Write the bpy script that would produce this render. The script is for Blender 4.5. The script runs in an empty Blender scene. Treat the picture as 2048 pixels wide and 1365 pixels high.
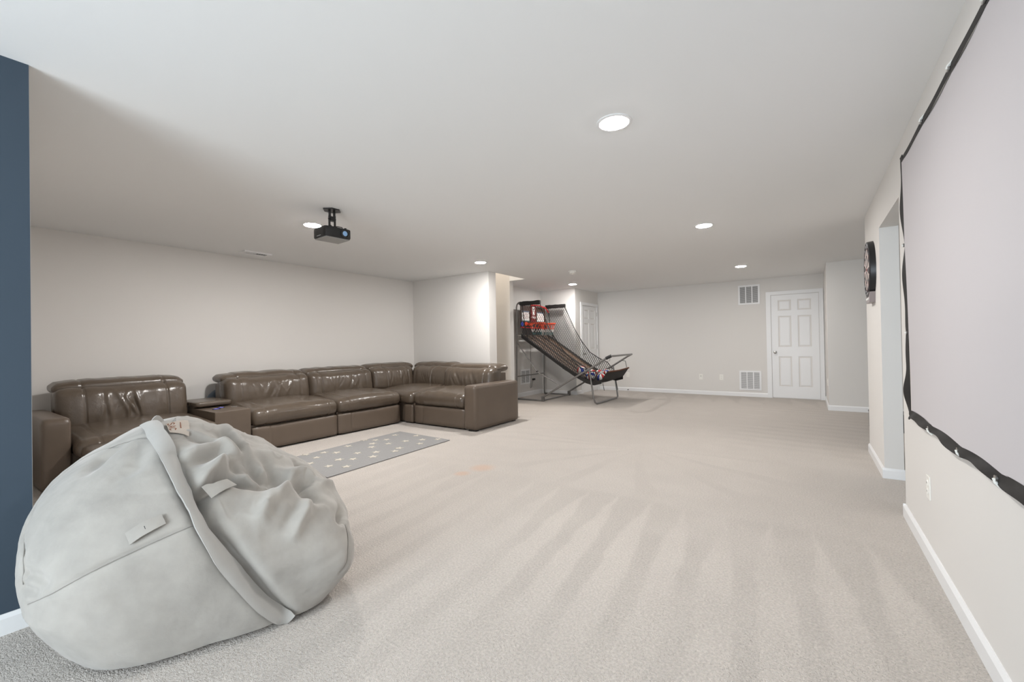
import bpy, bmesh, math, random
import numpy as np
from mathutils import Vector, Matrix

random.seed(7)
RNG = np.random.default_rng(7)
SC = bpy.context.scene
COL = SC.collection
R = math.radians

# ------------------------------------------------------------------ camera
YAW, PITCH, ROLL, CAM_H = 0.6028037, 0.0077789, 0.0172501, 1.177017
FOCAL_PX = 859.005
def make_camera():
    cy, sy = math.cos(YAW), math.sin(YAW)
    cp, sp = math.cos(PITCH), math.sin(PITCH)
    fw = Vector((-sy*cp, cy*cp, sp)); rt = Vector((cy, sy, 0)); up = rt.cross(fw)
    cr, sr = math.cos(ROLL), math.sin(ROLL)
    r2 = cr*rt - sr*up; u2 = sr*rt + cr*up
    cam = bpy.data.cameras.new('camera'); ob = bpy.data.objects.new('camera', cam); COL.objects.link(ob)
    cam.sensor_width = 36.0; cam.sensor_fit = 'HORIZONTAL'; cam.lens = FOCAL_PX/2048*36.0
    cam.clip_start = 0.02; cam.clip_end = 200
    m = Matrix.Identity(4)
    for i in range(3):
        m[i][0] = r2[i]; m[i][1] = u2[i]; m[i][2] = -fw[i]
    m[0][3], m[1][3], m[2][3] = 0, 0, CAM_H
    ob.matrix_world = m
    SC.camera = ob
make_camera()

# ------------------------------------------------------------------ view, world, daylight
SC.view_settings.view_transform = 'Standard'
SC.view_settings.look = 'None'
SC.view_settings.gamma = 1.0
SC.view_settings.use_curve_mapping = False
SC.view_settings.exposure = 0.0
w = bpy.data.worlds.new('daylight'); SC.world = w; w.use_nodes = True
bg = w.node_tree.nodes['Background']; bg.inputs[0].default_value = (0.80, 0.90, 1.0, 1); bg.inputs[1].default_value = 2.0

def area_light(name, loc, rot, sx, sy, power, color, spread=180):
    l = bpy.data.lights.new(name, 'AREA'); l.shape = 'RECTANGLE'; l.size = sx; l.size_y = sy
    l.energy = power; l.color = color; l.spread = R(spread)
    o = bpy.data.objects.new(name, l); o.location = loc; o.rotation_euler = rot; COL.objects.link(o)
    return o
# daylight entering by the sliding glass door behind the camera
area_light('daylight_sliding_door', (-1.35, -2.78, 1.05), (R(112), 0, 0), 2.2, 1.95, DAY_POWER := 172.0, (0.80, 0.91, 1.0))
# light falling down the stairwell from the floor above
area_light('daylight_stairwell', (-5.6, 6.53, 3.95), (0, 0, 0), 1.2, 0.8, 30.0, (1.0, 0.90, 0.78))
# light falling into the side hall by its window
area_light('daylight_hall_window', (1.62, 2.14, 1.45), (R(90), 0, 0), 1.0, 1.1, 14.0, (0.80, 0.91, 1.0))
LAMP_STRENGTH = 540.0
LAMP_COLOR = (1.0, 0.972, 0.95)

# ------------------------------------------------------------------ room measures (metres)
H = 2.44
XB, YB = -2.793, 0.357          # end of the slate blue wall
XL = -6.370                      # wall behind the sofa
Y1, Y2, X1 = 5.851, 6.055, -4.494  # short wall at the sofa's end
Y3, X3 = 7.018, -4.866           # far wall of the stairwell
X4, Y4 = -5.273, 8.904           # niche with the arcade game
X5, Y5 = -4.362, 10.192          # closet wall, back wall
X6, Y6 = 0.271, 8.791            # bump out by the white door
XR, Y7, Y8, Y9, ZH = 0.512, 5.783, 4.746, 3.785, 2.106
YREAR, XHALL = -2.60, 2.60
BB = 0.085

# ------------------------------------------------------------------ materials
MATS = {}
def srgb(r, g, b):
    f = lambda c: (c/12.92 if c <= .04045 else ((c+.055)/1.055)**2.4)
    return tuple(f(x/255.0) for x in (r, g, b))
def mat(name, col, rough=.6, metal=0.0, spec=.5, bump=None, var=None, emit=None, coat=0.0, sheen=0.0):
    """bump = (scale, strength, distance[, detail]); var = (scale, amount)"""
    if name in MATS: return MATS[name]
    m = bpy.data.materials.new(name); m.use_nodes = True
    nt = m.node_tree; b = nt.nodes['Principled BSDF']
    b.inputs['Base Color'].default_value = (*col, 1); b.inputs['Roughness'].default_value = rough
    b.inputs['Metallic'].default_value = metal; b.inputs['Specular IOR Level'].default_value = spec
    b.inputs['Coat Weight'].default_value = coat; b.inputs['Sheen Weight'].default_value = sheen
    tc = nt.nodes.new('ShaderNodeTexCoord')
    if bump:
        n = nt.nodes.new('ShaderNodeTexNoise'); n.inputs['Scale'].default_value = bump[0]
        n.inputs['Detail'].default_value = bump[3] if len(bump) > 3 else 4
        nt.links.new(tc.outputs['Object'], n.inputs['Vector'])
        bp = nt.nodes.new('ShaderNodeBump'); bp.inputs['Strength'].default_value = bump[1]; bp.inputs['Distance'].default_value = bump[2]
        nt.links.new(n.outputs['Fac'], bp.inputs['Height']); nt.links.new(bp.outputs['Normal'], b.inputs['Normal'])
    if var:
        n = nt.nodes.new('ShaderNodeTexNoise'); n.inputs['Scale'].default_value = var[0]; n.inputs['Detail'].default_value = 5
        nt.links.new(tc.outputs['Object'], n.inputs['Vector'])
        mr = nt.nodes.new('ShaderNodeMapRange'); mr.inputs['From Min'].default_value = .25; mr.inputs['From Max'].default_value = .75
        mr.inputs['To Min'].default_value = 1-var[1]; mr.inputs['To Max'].default_value = 1+var[1]
        nt.links.new(n.outputs['Fac'], mr.inputs['Value'])
        mx = nt.nodes.new('ShaderNodeVectorMath'); mx.operation = 'SCALE'; mx.inputs[0].default_value = col
        nt.links.new(mr.outputs['Result'], mx.inputs['Scale']); nt.links.new(mx.outputs['Vector'], b.inputs['Base Color'])
    if emit:
        b.inputs['Emission Color'].default_value = (*emit[0], 1); b.inputs['Emission Strength'].default_value = emit[1]
    MATS[name] = m
    return m

WALL = mat('greige_paint', srgb(223, 220, 216), .85, spec=.25, bump=(220, .04, .002))
CEIL = mat('ceiling_paint', srgb(234, 234, 233), .95, spec=.15, bump=(160, .05, .002))
BLUE = mat('slate_blue_paint', srgb(66, 78, 90), .8, spec=.25, bump=(220, .04, .002))
WHITE = mat('white_trim_paint', srgb(236, 236, 236), .35, spec=.4)
PLATE = mat('white_plastic', srgb(238, 236, 230), .4)
SLOT = mat('dark_slot', (.03, .03, .03), .7)
DUCT = mat('dark_duct', (.17, .17, .17), .9)
LEATHER = mat('taupe_leather', srgb(88, 77, 66), .27, spec=.6, bump=(30, .22, .01, 7), var=(5, .10))
LEATHER_FLAT = mat('taupe_leather_panel', srgb(98, 86, 75), .36, spec=.45, bump=(120, .08, .004, 4), var=(4, .07))
SUEDE = mat('grey_suede', srgb(164, 159, 152), .95, spec=.15, bump=(26, .25, .008, 9), var=(9, .12), sheen=.35)
SUEDE_BAND = mat('grey_suede_band', srgb(174, 171, 166), .95, spec=.15, bump=(70, .10, .004, 8), var=(8, .05), sheen=.35)
BLACK = mat('black_plastic', (.012, .012, .013), .35)
BLACK_CLOTH = mat('black_cloth', (.014, .012, .011), .75, bump=(300, .2, .002))
STEEL = mat('grey_tube_steel', srgb(136, 134, 132), .38, metal=.55)
CHROME = mat('chrome', (.75, .75, .76), .15, metal=1.0)
NICKEL = mat('satin_nickel', (.45, .44, .42), .3, metal=1.0)
GLASSY = mat('lens_glass', (.25, .45, .75), .05, spec=1.0)
ORANGE = mat('orange_rim', srgb(228, 78, 40), .4)
RED = mat('red_vinyl', srgb(190, 32, 34), .45)
BLUEV = mat('blue_vinyl', srgb(30, 62, 170), .45)
WHITEV = mat('white_vinyl', srgb(232, 230, 226), .45)
CORD_W = mat('white_cord', srgb(235, 235, 230), .7)
SCREENM = mat('screen_fabric', srgb(200, 196, 198), .8, spec=.2)
def led(k): return mat('recessed_lamp_lens_%d' % round(k*100), (1, 1, 1), .5, emit=(LAMP_COLOR, LAMP_STRENGTH*k))
BLUE_GLOW = mat('blue_button_light', (.1, .1, .5), .4, emit=((.16, .14, 1.0), .8))

# ------------------------------------------------------------------ mesh helpers
class MB:
    def __init__(s): s.v = []; s.f = []; s.mi = []
    def add(s, verts, faces, mi=0):
        o = len(s.v); s.v += [tuple(map(float, p)) for p in verts]
        s.f += [tuple(i+o for i in f) for f in faces]; s.mi += [mi]*len(faces); return s
    def box(s, lo, hi, mi=0):
        x0, y0, z0 = lo; x1, y1, z1 = hi
        return s.add([(x0,y0,z0),(x1,y0,z0),(x1,y1,z0),(x0,y1,z0),(x0,y0,z1),(x1,y0,z1),(x1,y1,z1),(x0,y1,z1)],
                     [(0,3,2,1),(4,5,6,7),(0,1,5,4),(1,2,6,5),(2,3,7,6),(3,0,4,7)], mi)
    def prism(s, poly, fn, mi=0):
        """poly: list of 2d points; fn(p, t) -> 3d point, t in {0, 1}"""
        n = len(poly); v = [fn(p, 0) for p in poly] + [fn(p, 1) for p in poly]
        f = [tuple(range(n))[::-1], tuple(range(n, 2*n))] + [(i, (i+1) % n, n+(i+1) % n, n+i) for i in range(n)]
        return s.add(v, f, mi)
    def tube(s, pts, r, n=8, closed=False, mi=0, rx=None, caps=True):
        pts = [Vector(p) for p in pts]; m = len(pts); rings = []
        up = None
        for i, p in enumerate(pts):
            if closed: t = pts[(i+1) % m]-pts[i-1]
            else: t = pts[min(i+1, m-1)]-pts[max(i-1, 0)]
            t.normalize()
            if up is None:
                up = Vector((0, 0, 1)) if abs(t.z) < .9 else Vector((1, 0, 0))
            a = t.cross(up)
            if a.length < 1e-5: a = t.cross(Vector((0.3, .9, .1)))
            a.normalize(); b = a.cross(t).normalized(); up = b
            rr = r[i] if isinstance(r, (list, tuple)) else r
            rb = rx if rx is not None else rr
            rings.append([p + a*(rr*math.cos(2*math.pi*k/n)) + b*(rb*math.sin(2*math.pi*k/n)) for k in range(n)])
        v = [q for rg in rings for q in rg]; f = []
        for i in range(m if closed else m-1):
            j = (i+1) % m
            for k in range(n): f.append((i*n+k, i*n+(k+1) % n, j*n+(k+1) % n, j*n+k))
        if not closed and caps: f += [tuple(range(n))[::-1], tuple(range((m-1)*n, m*n))]
        return s.add(v, f, mi)
    def lathe(s, prof, center, axis='z', n=24, mi=0):
        """prof: (radius, height) along the axis"""
        v = []; f = []; cx, cy, cz = center
        for (r, h) in prof:
            for k in range(n):
                a = 2*math.pi*k/n; c, d = r*math.cos(a), r*math.sin(a)
                v.append({'z': (cx+c, cy+d, cz+h), 'x': (cx+h, cy+c, cz+d), 'y': (cx+c, cy+h, cz+d)}[axis])
        for i in range(len(prof)-1):
            for k in range(n): f.append((i*n+k, i*n+(k+1) % n, (i+1)*n+(k+1) % n, (i+1)*n+k))
        f += [tuple(range(n))[::-1], tuple(range((len(prof)-1)*n, len(prof)*n))]
        return s.add(v, f, mi)
    def grid(s, P, mi=0, thick=0.0):
        """P: array (n, m, 3); optional thickness as a closed sheet"""
        P = np.asarray(P, float); n, m = P.shape[:2]
        du = np.gradient(P, axis=0); dv = np.gradient(P, axis=1); N = np.cross(du, dv)
        N /= (np.linalg.norm(N, axis=2)[..., None]+1e-12)
        if thick == 0:
            f = [(i*m+j, (i+1)*m+j, (i+1)*m+j+1, i*m+j+1) for i in range(n-1) for j in range(m-1)]
            return s.add(P.reshape(-1, 3), f, mi)
        Q = P - N*thick; v = np.concatenate([P.reshape(-1, 3), Q.reshape(-1, 3)]); o = n*m
        f = []
        for i in range(n-1):
            for j in range(m-1):
                a, b, c, d = i*m+j, (i+1)*m+j, (i+1)*m+j+1, i*m+j+1
                f += [(a, b, c, d), (a+o, d+o, c+o, b+o)]
        edge = [i*m for i in range(n)] + [(n-1)*m+j for j in range(1, m)] + [i*m+m-1 for i in range(n-2, -1, -1)] + [j for j in range(m-2, 0, -1)]
        for k in range(len(edge)):
            a, b = edge[k], edge[(k+1) % len(edge)]; f.append((a, a+o, b+o, b))
        return s.add(v, f, mi)
    def build(s, name, mats, parent=None, origin=None, smooth=False, bevel=0, tf=None, angle=40):
        v = s.v if tf is None else [tf(p) for p in s.v]
        me = bpy.data.meshes.new(name)
        o = Vector(origin) if origin is not None else (ORG.get(parent.name, Vector((0,0,0))) if parent else Vector((0,0,0)))
        me.from_pydata([Vector(p)-o for p in v], [], s.f)
        mats = mats if isinstance(mats, (list, tuple)) else [mats]
        for m in mats: me.materials.append(m)
        if any(s.mi): me.polygons.foreach_set('material_index', s.mi)
        bm = bmesh.new(); bm.from_mesh(me); bmesh.ops.recalc_face_normals(bm, faces=bm.faces)
        if bevel: bmesh.ops.bevel(bm, geom=list(bm.edges), offset=bevel, segments=2, affect='EDGES', profile=.6)
        bm.to_mesh(me); bm.free()
        if smooth:
            me.polygons.foreach_set('use_smooth', [True]*len(me.polygons))
            if angle < 180: me.set_sharp_from_angle(angle=R(angle))
        ob = bpy.data.objects.new(name, me); COL.objects.link(ob)
        if parent: ob.parent = parent
        else: ob.location = o
        ORG[ob.name] = o
        return ob
ORG = {}
def thing(name, loc, label, cat, group=None):
    o = bpy.data.objects.new(name, None); o.location = loc; o.empty_display_size = .05; COL.objects.link(o)
    o['label'] = label; o['category'] = cat
    if group: o['group'] = group
    ORG[o.name] = Vector(loc)
    return o
def tag(o, label, cat, group=None):
    o['label'] = label; o['category'] = cat
    if group: o['group'] = group
    return o
def struct(o, label, cat='structure'):
    o['kind'] = 'structure'; o['label'] = label; o['category'] = cat
    return o
def copy_tree(o, parent=None, loc=None):
    c = o.copy(); COL.objects.link(c)
    if parent: c.parent = parent
    if loc is not None: c.location = loc
    for ch in list(o.children): copy_tree(ch, c)
    return c

def softbox(lo, hi, r, n, extra=None, disp=None):
    """closed rounded box as (verts, faces). r per axis; disp(P, U, N) -> new P"""
    lo = np.array(lo, float); hi = np.array(hi, float); c = (lo+hi)/2; h = (hi-lo)/2
    r = np.minimum(np.array([r]*3 if np.isscalar(r) else r, float), h*.999)
    ax = []
    for k in range(3):
        t = np.linspace(-1, 1, n[k]+1)
        if extra and extra[k] is not None: t = np.unique(np.round(np.concatenate([t, extra[k]]), 5))
        ax.append(t)
    V = []; F = []; idx = {}
    def vid(p):
        k = (round(p[0], 5), round(p[1], 5), round(p[2], 5))
        if k not in idx: idx[k] = len(V); V.append(p)
        return idx[k]
    for a in range(3):
        b, d = (a+1) % 3, (a+2) % 3
        for sg in (-1, 1):
            g = np.empty((len(ax[b]), len(ax[d])), int)
            for i, tb in enumerate(ax[b]):
                for j, td in enumerate(ax[d]):
                    p = [0, 0, 0]; p[a] = sg; p[b] = tb; p[d] = td; g[i, j] = vid(tuple(p))
            for i in range(g.shape[0]-1):
                for j in range(g.shape[1]-1):
                    q = (g[i, j], g[i+1, j], g[i+1, j+1], g[i, j+1]); F.append(q if sg > 0 else q[::-1])
    U = np.array(V, float); p = U*h; inner = h-r
    q = np.clip(p, -inner, inner); dv = (p-q)/r; ln = np.linalg.norm(dv, axis=1)[:, None]; ln[ln == 0] = 1
    dn = dv/ln; P = c+q+dn*r
    N = dn/r; N /= (np.linalg.norm(N, axis=1)[:, None]+1e-9)
    if disp: P = disp(P, U, N)
    return P, F

def noise1(x, seed, k=5, f0=1.0):
    g = np.random.default_rng(seed); y = np.zeros_like(x)
    for i in range(k):
        y += g.normal()*np.sin(x*f0*(i+1)*g.uniform(.8, 1.3)+g.uniform(0, 6.28))/(i+1)
    return y

# ================================================================== room shell
def wall(name, lo, hi, label, m=None):
    return struct(MB().box(lo, hi).build(name, m or WALL), label, 'wall')
T = 0.12
# --- carpet
def carpet_material():
    m = bpy.data.materials.new('beige_carpet'); m.use_nodes = True; nt = m.node_tree; L = nt.links
    b = nt.nodes['Principled BSDF']; b.inputs['Roughness'].default_value = .97; b.inputs['Specular IOR Level'].default_value = .1
    b.inputs['Sheen Weight'].default_value = .15
    tc = nt.nodes.new('ShaderNodeTexCoord'); sx = nt.nodes.new('ShaderNodeSeparateXYZ'); L.new(tc.outputs['Object'], sx.inputs[0])
    def M(op, a, b_=None, c=None, clamp=False):
        n = nt.nodes.new('ShaderNodeMath'); n.operation = op; n.use_clamp = clamp
        for i, q in enumerate((a, b_, c)):
            if q is None: continue
            if isinstance(q, (int, float)): n.inputs[i].default_value = q
            else: L.new(q, n.inputs[i])
        return n.outputs[0]
    def smooth(v, lo, hi):
        n = nt.nodes.new('ShaderNodeMapRange'); n.interpolation_type = 'SMOOTHSTEP'
        n.inputs['From Min'].default_value = lo; n.inputs['From Max'].default_value = hi; L.new(v, n.inputs['Value'])
        return n.outputs['Result']
    def noise(scale, detail=3, vec=None):
        n = nt.nodes.new('ShaderNodeTexNoise'); n.inputs['Scale'].default_value = scale; n.inputs['Detail'].default_value = detail
        L.new(vec or tc.outputs['Object'], n.inputs['Vector']); return n.outputs['Fac']
    x0, y0 = sx.outputs['X'], sx.outputs['Y']
    wob = M('MULTIPLY', M('SUBTRACT', noise(2.5, 3), .5), .10)
    x = M('ADD', x0, wob); y = M('ADD', y0, M('MULTIPLY', M('SUBTRACT', noise(1.7, 2), .5), .22))
    # vacuum strokes near the camera: long wedges that run along the room, pointed at their far end
    def strokes(xc, yc, period, off, ytip, grow, maxw):
        fr = M('ABSOLUTE', M('SUBTRACT', M('FRACT', M('ADD', M('DIVIDE', xc, period), off)), .5))
        wdt = M('MINIMUM', M('MULTIPLY', M('SUBTRACT', ytip, yc), grow), maxw)
        return smooth(M('SUBTRACT', wdt, fr), -.08, .08)
    s1 = strokes(M('ADD', x, M('MULTIPLY', y, .10)), y, .245, .16, 3.16, .42, .30)
    z1 = smooth(y, 3.22, 3.12)
    # fan of strokes swung round from one standing point
    dx = M('SUBTRACT', x0, -1.55); dy = M('SUBTRACT', y0, 4.72)
    ang = M('ARCTAN2', dy, dx); rad = M('SQRT', M('ADD', M('MULTIPLY', dx, dx), M('MULTIPLY', dy, dy)))
    fr2 = M('ABSOLUTE', M('SUBTRACT', M('FRACT', M('ADD', M('MULTIPLY', ang, 2.3), M('MULTIPLY', noise(.9, 1), .7))), .5))
    s2 = smooth(fr2, .08, .15)
    z2 = M('MULTIPLY', M('MULTIPLY', smooth(y0, 3.0, 3.25), smooth(rad, 1.75, 1.2)), smooth(y0, 4.95, 4.7))
    # strokes across the middle of the room and the saw-tooth ends by the back wall
    s3 = strokes(M('ADD', M('MULTIPLY', y0, .93), M('MULTIPLY', x, -.36)), x, .30, .3, -1.7, .30, .27)
    z3 = M('MULTIPLY', smooth(rad, 1.2, 1.7), M('MULTIPLY', smooth(y0, 3.05, 3.4), smooth(y0, 7.6, 6.6)))
    s4 = strokes(M('ADD', x, M('MULTIPLY', y, .25)), y, .42, .2, 10.05, .55, .42)
    z4 = smooth(y0, 8.9, 9.2)
    s5 = strokes(M('ADD', M('MULTIPLY', y0, 1.0), M('MULTIPLY', x0, .12)), M('MULTIPLY', x, -1.0), .26, .1, 1.6, .5, .27)
    z5 = M('MULTIPLY', smooth(x0, -1.2, -.5), M('MULTIPLY', smooth(y0, 4.8, 5.6), smooth(y0, 9.2, 8.6)))
    def zone(s, z, amp): return M('MULTIPLY', M('MULTIPLY', M('SUBTRACT', s, .5), z), amp)
    tot = M('ADD', M('ADD', M('ADD', zone(s1, M('MULTIPLY', z1, M('ADD', M('MULTIPLY', smooth(x0, -2.0, -.9), .5), .5)), .13), zone(s2, z2, .07)), zone(s3, z3, .035)), M('ADD', zone(s4, z4, .10), zone(s5, z5, .05)))
    tot = M('MULTIPLY', tot, smooth(noise(1.1, 2), .30, .62))
    blot = M('MULTIPLY', M('SUBTRACT', noise(3.2, 4), .5), .10)
    fine = M('MULTIPLY', M('SUBTRACT', noise(95, 3), .5), .62)
    fac = M('ADD', M('ADD', M('ADD', 1.0, tot), blot), fine)
    vs = nt.nodes.new('ShaderNodeVectorMath'); vs.operation = 'SCALE'; vs.inputs[0].default_value = srgb(206, 198, 190)
    L.new(fac, vs.inputs['Scale'])
    # two faint orange drink stains
    def spot(px, py, r):
        ddx = M('SUBTRACT', x, px); ddy = M('SUBTRACT', y0, py)
        return smooth(M('SQRT', M('ADD', M('MULTIPLY', ddx, ddx), M('MULTIPLY', ddy, ddy))), r, r*.25)
    st = M('MULTIPLY', M('ADD', spot(-2.58, 3.22, .16), spot(-2.62, 2.98, .10)), .40)
    mx = nt.nodes.new('ShaderNodeMix'); mx.data_type = 'RGBA'; L.new(st, mx.inputs['Factor'])
    L.new(vs.outputs['Vector'], mx.inputs['A']); mx.inputs['B'].default_value = (*srgb(222, 176, 142), 1)
    L.new(mx.outputs['Result'], b.inputs['Base Color'])
    hgt = M('ADD', M('MULTIPLY', noise(85, 3), .7), M('MULTIPLY', noise(210, 2), .5))
    bp = nt.nodes.new('ShaderNodeBump'); bp.inputs['Strength'].default_value = 1.0; bp.inputs['Distance'].default_value = .017
    L.new(hgt, bp.inputs['Height']); L.new(bp.outputs['Normal'], b.inputs['Normal'])
    return m
CARPET = carpet_material()
struct(MB().box((-7.7, YREAR-T, -.08), (XHALL+T, Y5+T, 0)).build('floor', CARPET), 'beige wall to wall carpet with vacuum marks', 'floor')

cm = MB()
cm.box((XL-T, YREAR-T, H), (XHALL+T, Y1, H+.2)); cm.box((X1, Y1, H), (XHALL+T, Y3, H+.2)); cm.box((X3, Y3, H), (XHALL+T, Y3+.123, H+.2)); cm.box((XL-T, Y3+.123, H), (XHALL+T, Y5+T, H+.2))
struct(cm.build('ceiling', CEIL), 'flat off-white painted ceiling with recessed lamps', 'ceiling')

wall('wall_left', (XL-T, YB-T, 0), (XL, Y1, H), 'long greige wall behind the leather sectional')
wall('wall_left_recess', (XL-T, YB-T, 0), (XB-.012, YB, H), 'greige wall that turns back behind the slate blue wall')
wall('wall_left_blue', (XB-.012, YREAR, 0), (XB, YB-.003, H), 'dark slate blue wall at the left edge', BLUE)
wall('wall_sofa_end', (XL-T-1.1, Y1, 0), (X1, Y2, 4.1), 'short greige wall at the end of the sectional')
wall('wall_stair_far', (-7.6, Y3, 0), (X3, Y3+.123, 4.1), 'warmly lit stairwell wall beyond the short wall')
wall('wall_stair_upper', (X3, Y3, H+.2), (X1+T, Y3+.123, 4.1), 'upper stairwell wall above the ceiling opening')
wall('wall_stair_front', (X1, Y2, H+.2), (X1+T, Y3, 4.1), 'upper stairwell wall over the ceiling edge')
wall('wall_stair_end', (-7.7, Y2, 0), (-7.6, Y3, 4.1), 'end wall of the stairwell')
struct(MB().box((-7.7, Y1, 4.1), (X1+T, Y3+.123, 4.2)).build('ceiling_stair', CEIL), 'ceiling over the stairwell', 'ceiling')
wall('wall_niche_left', (X4-T, Y3+.123, 0), (X4, Y4, H), 'greige niche wall behind the basketball arcade game')
wall('wall_niche_back', (X4-T, Y4, 0), (X5, Y4+T, H), 'greige wall to the right of the arcade backboard')
wall('wall_closet', (X5-T, Y4+T, 0), (X5, Y5, H), 'greige wall holding the closet door')
wall('wall_back', (X5-T, Y5, 0), (X6, Y5+T, H), 'long grey back wall with white door and grilles')
wall('wall_bump', (X6, Y6, 0), (XHALL, Y5+T, H), 'grey wall that steps forward beside the white door')
wm = MB(); wm.box((XR, YREAR, 0), (XR+T, Y9, H)); wm.box((XR, Y9, ZH), (XR+T, Y8, H)); wm.box((XR, Y8, 0), (XR+.125, Y7, H))
struct(wm.build('wall_right', WALL), 'right wall with projection screen, doorway opening and dartboard post', 'wall')
wall('wall_hall', (XHALL, 2.3, 0), (XHALL+T, Y5+T, H), 'far wall of the side hall')
hm = MB(); hm.box((XR+T, 2.2, 0), (1.1, 2.3, H)); hm.box((2.1, 2.2, 0), (XHALL+T, 2.3, H)); hm.box((1.1, 2.2, 0), (2.1, 2.3, .9)); hm.box((1.1, 2.2, 2.0), (2.1, 2.3, H))
struct(hm.build('wall_hall_near', WALL), 'near wall of the side hall with a window', 'wall')
rm = MB(); rm.box((XB, YREAR-T, 0), (-2.5, YREAR, H)); rm.box((-.2, YREAR-T, 0), (XR+T, YREAR, H)); rm.box((-2.5, YREAR-T, 2.08), (-.2, YREAR, H))
struct(rm.build('wall_rear', WALL), 'wall behind the viewpoint with a sliding glass door', 'wall')

# --- sliding glass door (behind the viewpoint)
def glass_mat():
    m = bpy.data.materials.new('door_glass'); m.use_nodes = True; nt = m.node_tree
    nt.nodes.remove(nt.nodes['Principled BSDF'])
    t = nt.nodes.new('ShaderNodeBsdfTransparent'); g = nt.nodes.new('ShaderNodeBsdfGlossy'); g.inputs['Roughness'].default_value = .02
    mx = nt.nodes.new('ShaderNodeMixShader'); mx.inputs[0].default_value = .06
    nt.links.new(t.outputs[0], mx.inputs[1]); nt.links.new(g.outputs[0], mx.inputs[2]); nt.links.new(mx.outputs[0], nt.nodes['Material Output'].inputs[0])
    return m
GLASS = glass_mat()
fr = MB()
for (a, b_) in ((-2.5, -2.43), (-.27, -.2), (-1.385, -1.315)): fr.box((a, YREAR-T, 0), (b_, YREAR-.02, 2.08))
fr.box((-2.43, YREAR-T, 2.02), (-.27, YREAR-.02, 2.08)); fr.box((-2.43, YREAR-T, 0), (-.27, YREAR-.02, .05))
d3 = struct(fr.build('door_3', WHITE), 'white framed sliding glass door behind the viewpoint', 'door')
for (a, b_) in ((-2.43, -1.385), (-1.315, -.27)): MB().box((a, YREAR-.075, .05), (b_, YREAR-.065, 2.02)).build('pane', GLASS, d3)
wf = MB()
for lo_, hi_ in (((1.1, 2.2, .9), (1.15, 2.29, 2.0)), ((2.05, 2.2, .9), (2.1, 2.29, 2.0)), ((1.15, 2.2, .9), (2.05, 2.29, .95)), ((1.15, 2.2, 1.95), (2.05, 2.29, 2.0)), ((1.15, 2.21, 1.43), (2.05, 2.27, 1.47))): wf.box(lo_, hi_)
w1_ = struct(wf.build('window_1', WHITE), 'white framed window in the side hall', 'window')
for z0_, z1_ in ((.95, 1.43), (1.47, 1.95)): MB().box((1.15, 2.235, z0_), (2.05, 2.241, z1_)).build('pane', GLASS, w1_)
struct(MB().box((-8, -12, -.12), (6, YREAR-T, -.02)).build('ground', mat('patio_concrete', srgb(200, 196, 188), .9, bump=(30, .3, .01))), 'concrete patio outside the sliding door', 'patio')

# --- stairs up behind the short wall
stm = MB()
for i in range(8): stm.box((-5.3-.26*(i+1), Y2+.01, 0), (-5.3-.26*i, Y3-.01, .19*(i+1)))
struct(stm.build('stairs', CARPET), 'carpeted stairs rising behind the short wall', 'stairs')

# --- baseboards with an eased top edge
def base(name, p0, p1, nrm, label, h=BB, t=.014):
    p0 = Vector((*p0, 0)); p1 = Vector((*p1, 0)); n = Vector((*nrm, 0))
    prof = [(0, 0), (t, 0), (t, h*.80), (t*.55, h*.93), (t*.3, h), (0, h)]
    fn = lambda p, k: (p0 if k == 0 else p1) + n*p[0] + Vector((0, 0, p[1]))
    return struct(MB().prism(prof, fn).build(name, WHITE), label, 'baseboard')
t_ = .014
base('baseboard_right', (XR, YREAR), (XR, Y9), (-1, 0), 'white baseboard under the projection screen')
base('baseboard_right_jamb', (XR-t_, Y9), (XR+T, Y9), (0, 1), 'white baseboard return in the near doorway jamb')
base('baseboard_post', (XR, Y8), (XR, Y7), (-1, 0), 'white baseboard under the dartboard')
base('baseboard_post_jamb', (XR-t_, Y8), (XR+.125+t_, Y8), (0, -1), 'white baseboard on the far doorway jamb')
base('baseboard_post_back', (XR+.125, Y8), (XR+.125, Y7), (1, 0), 'white baseboard on the hall side of the post')
base('baseboard_bump', (X6-t_, Y6), (XHALL, Y6), (0, -1), 'white baseboard on the wall right of the white door')
base('baseboard_bump_side', (X6, Y6), (X6, Y5), (-1, 0), 'white baseboard on the narrow return right of the white door')
base('baseboard_back', (X5, Y5), (-.69, Y5), (0, -1), 'white baseboard along the back wall')
base('baseboard_closet', (X5, Y4), (X5, 9.165), (1, 0), 'short white baseboard left of the closet door')
base('baseboard_niche_back', (X4, Y4), (X5+t_, Y4), (0, -1), 'white baseboard behind the arcade ramp')
base('baseboard_niche_left', (X4, Y3+.123), (X4, Y4), (1, 0), 'white baseboard behind the arcade frame', h=.10)
base('baseboard_stub', (X3, Y3), (X3, Y3+.123), (1, 0), 'white baseboard on the stairwell wall end')
base('baseboard_sofa_end', (XL, Y1), (X1+t_, Y1), (0, -1), 'white baseboard behind the sofa end')
base('baseboard_sofa_end_side', (X1, Y1), (X1, Y2), (1, 0), 'white baseboard on the end of the short wall')
base('baseboard_left', (XL, YB), (XL, Y1), (1, 0), 'white baseboard behind the sectional')
base('baseboard_blue', (XB, YREAR), (XB, YB), (1, 0), 'white baseboard under the slate blue wall', h=.085)
base('baseboard_rear', (XB, YREAR), (-2.5, YREAR), (0, 1), 'white baseboard behind the viewpoint')
base('baseboard_rear_far', (-.2, YREAR), (XR, YREAR), (0, 1), 'white baseboard behind the viewpoint by the screen wall')

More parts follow.
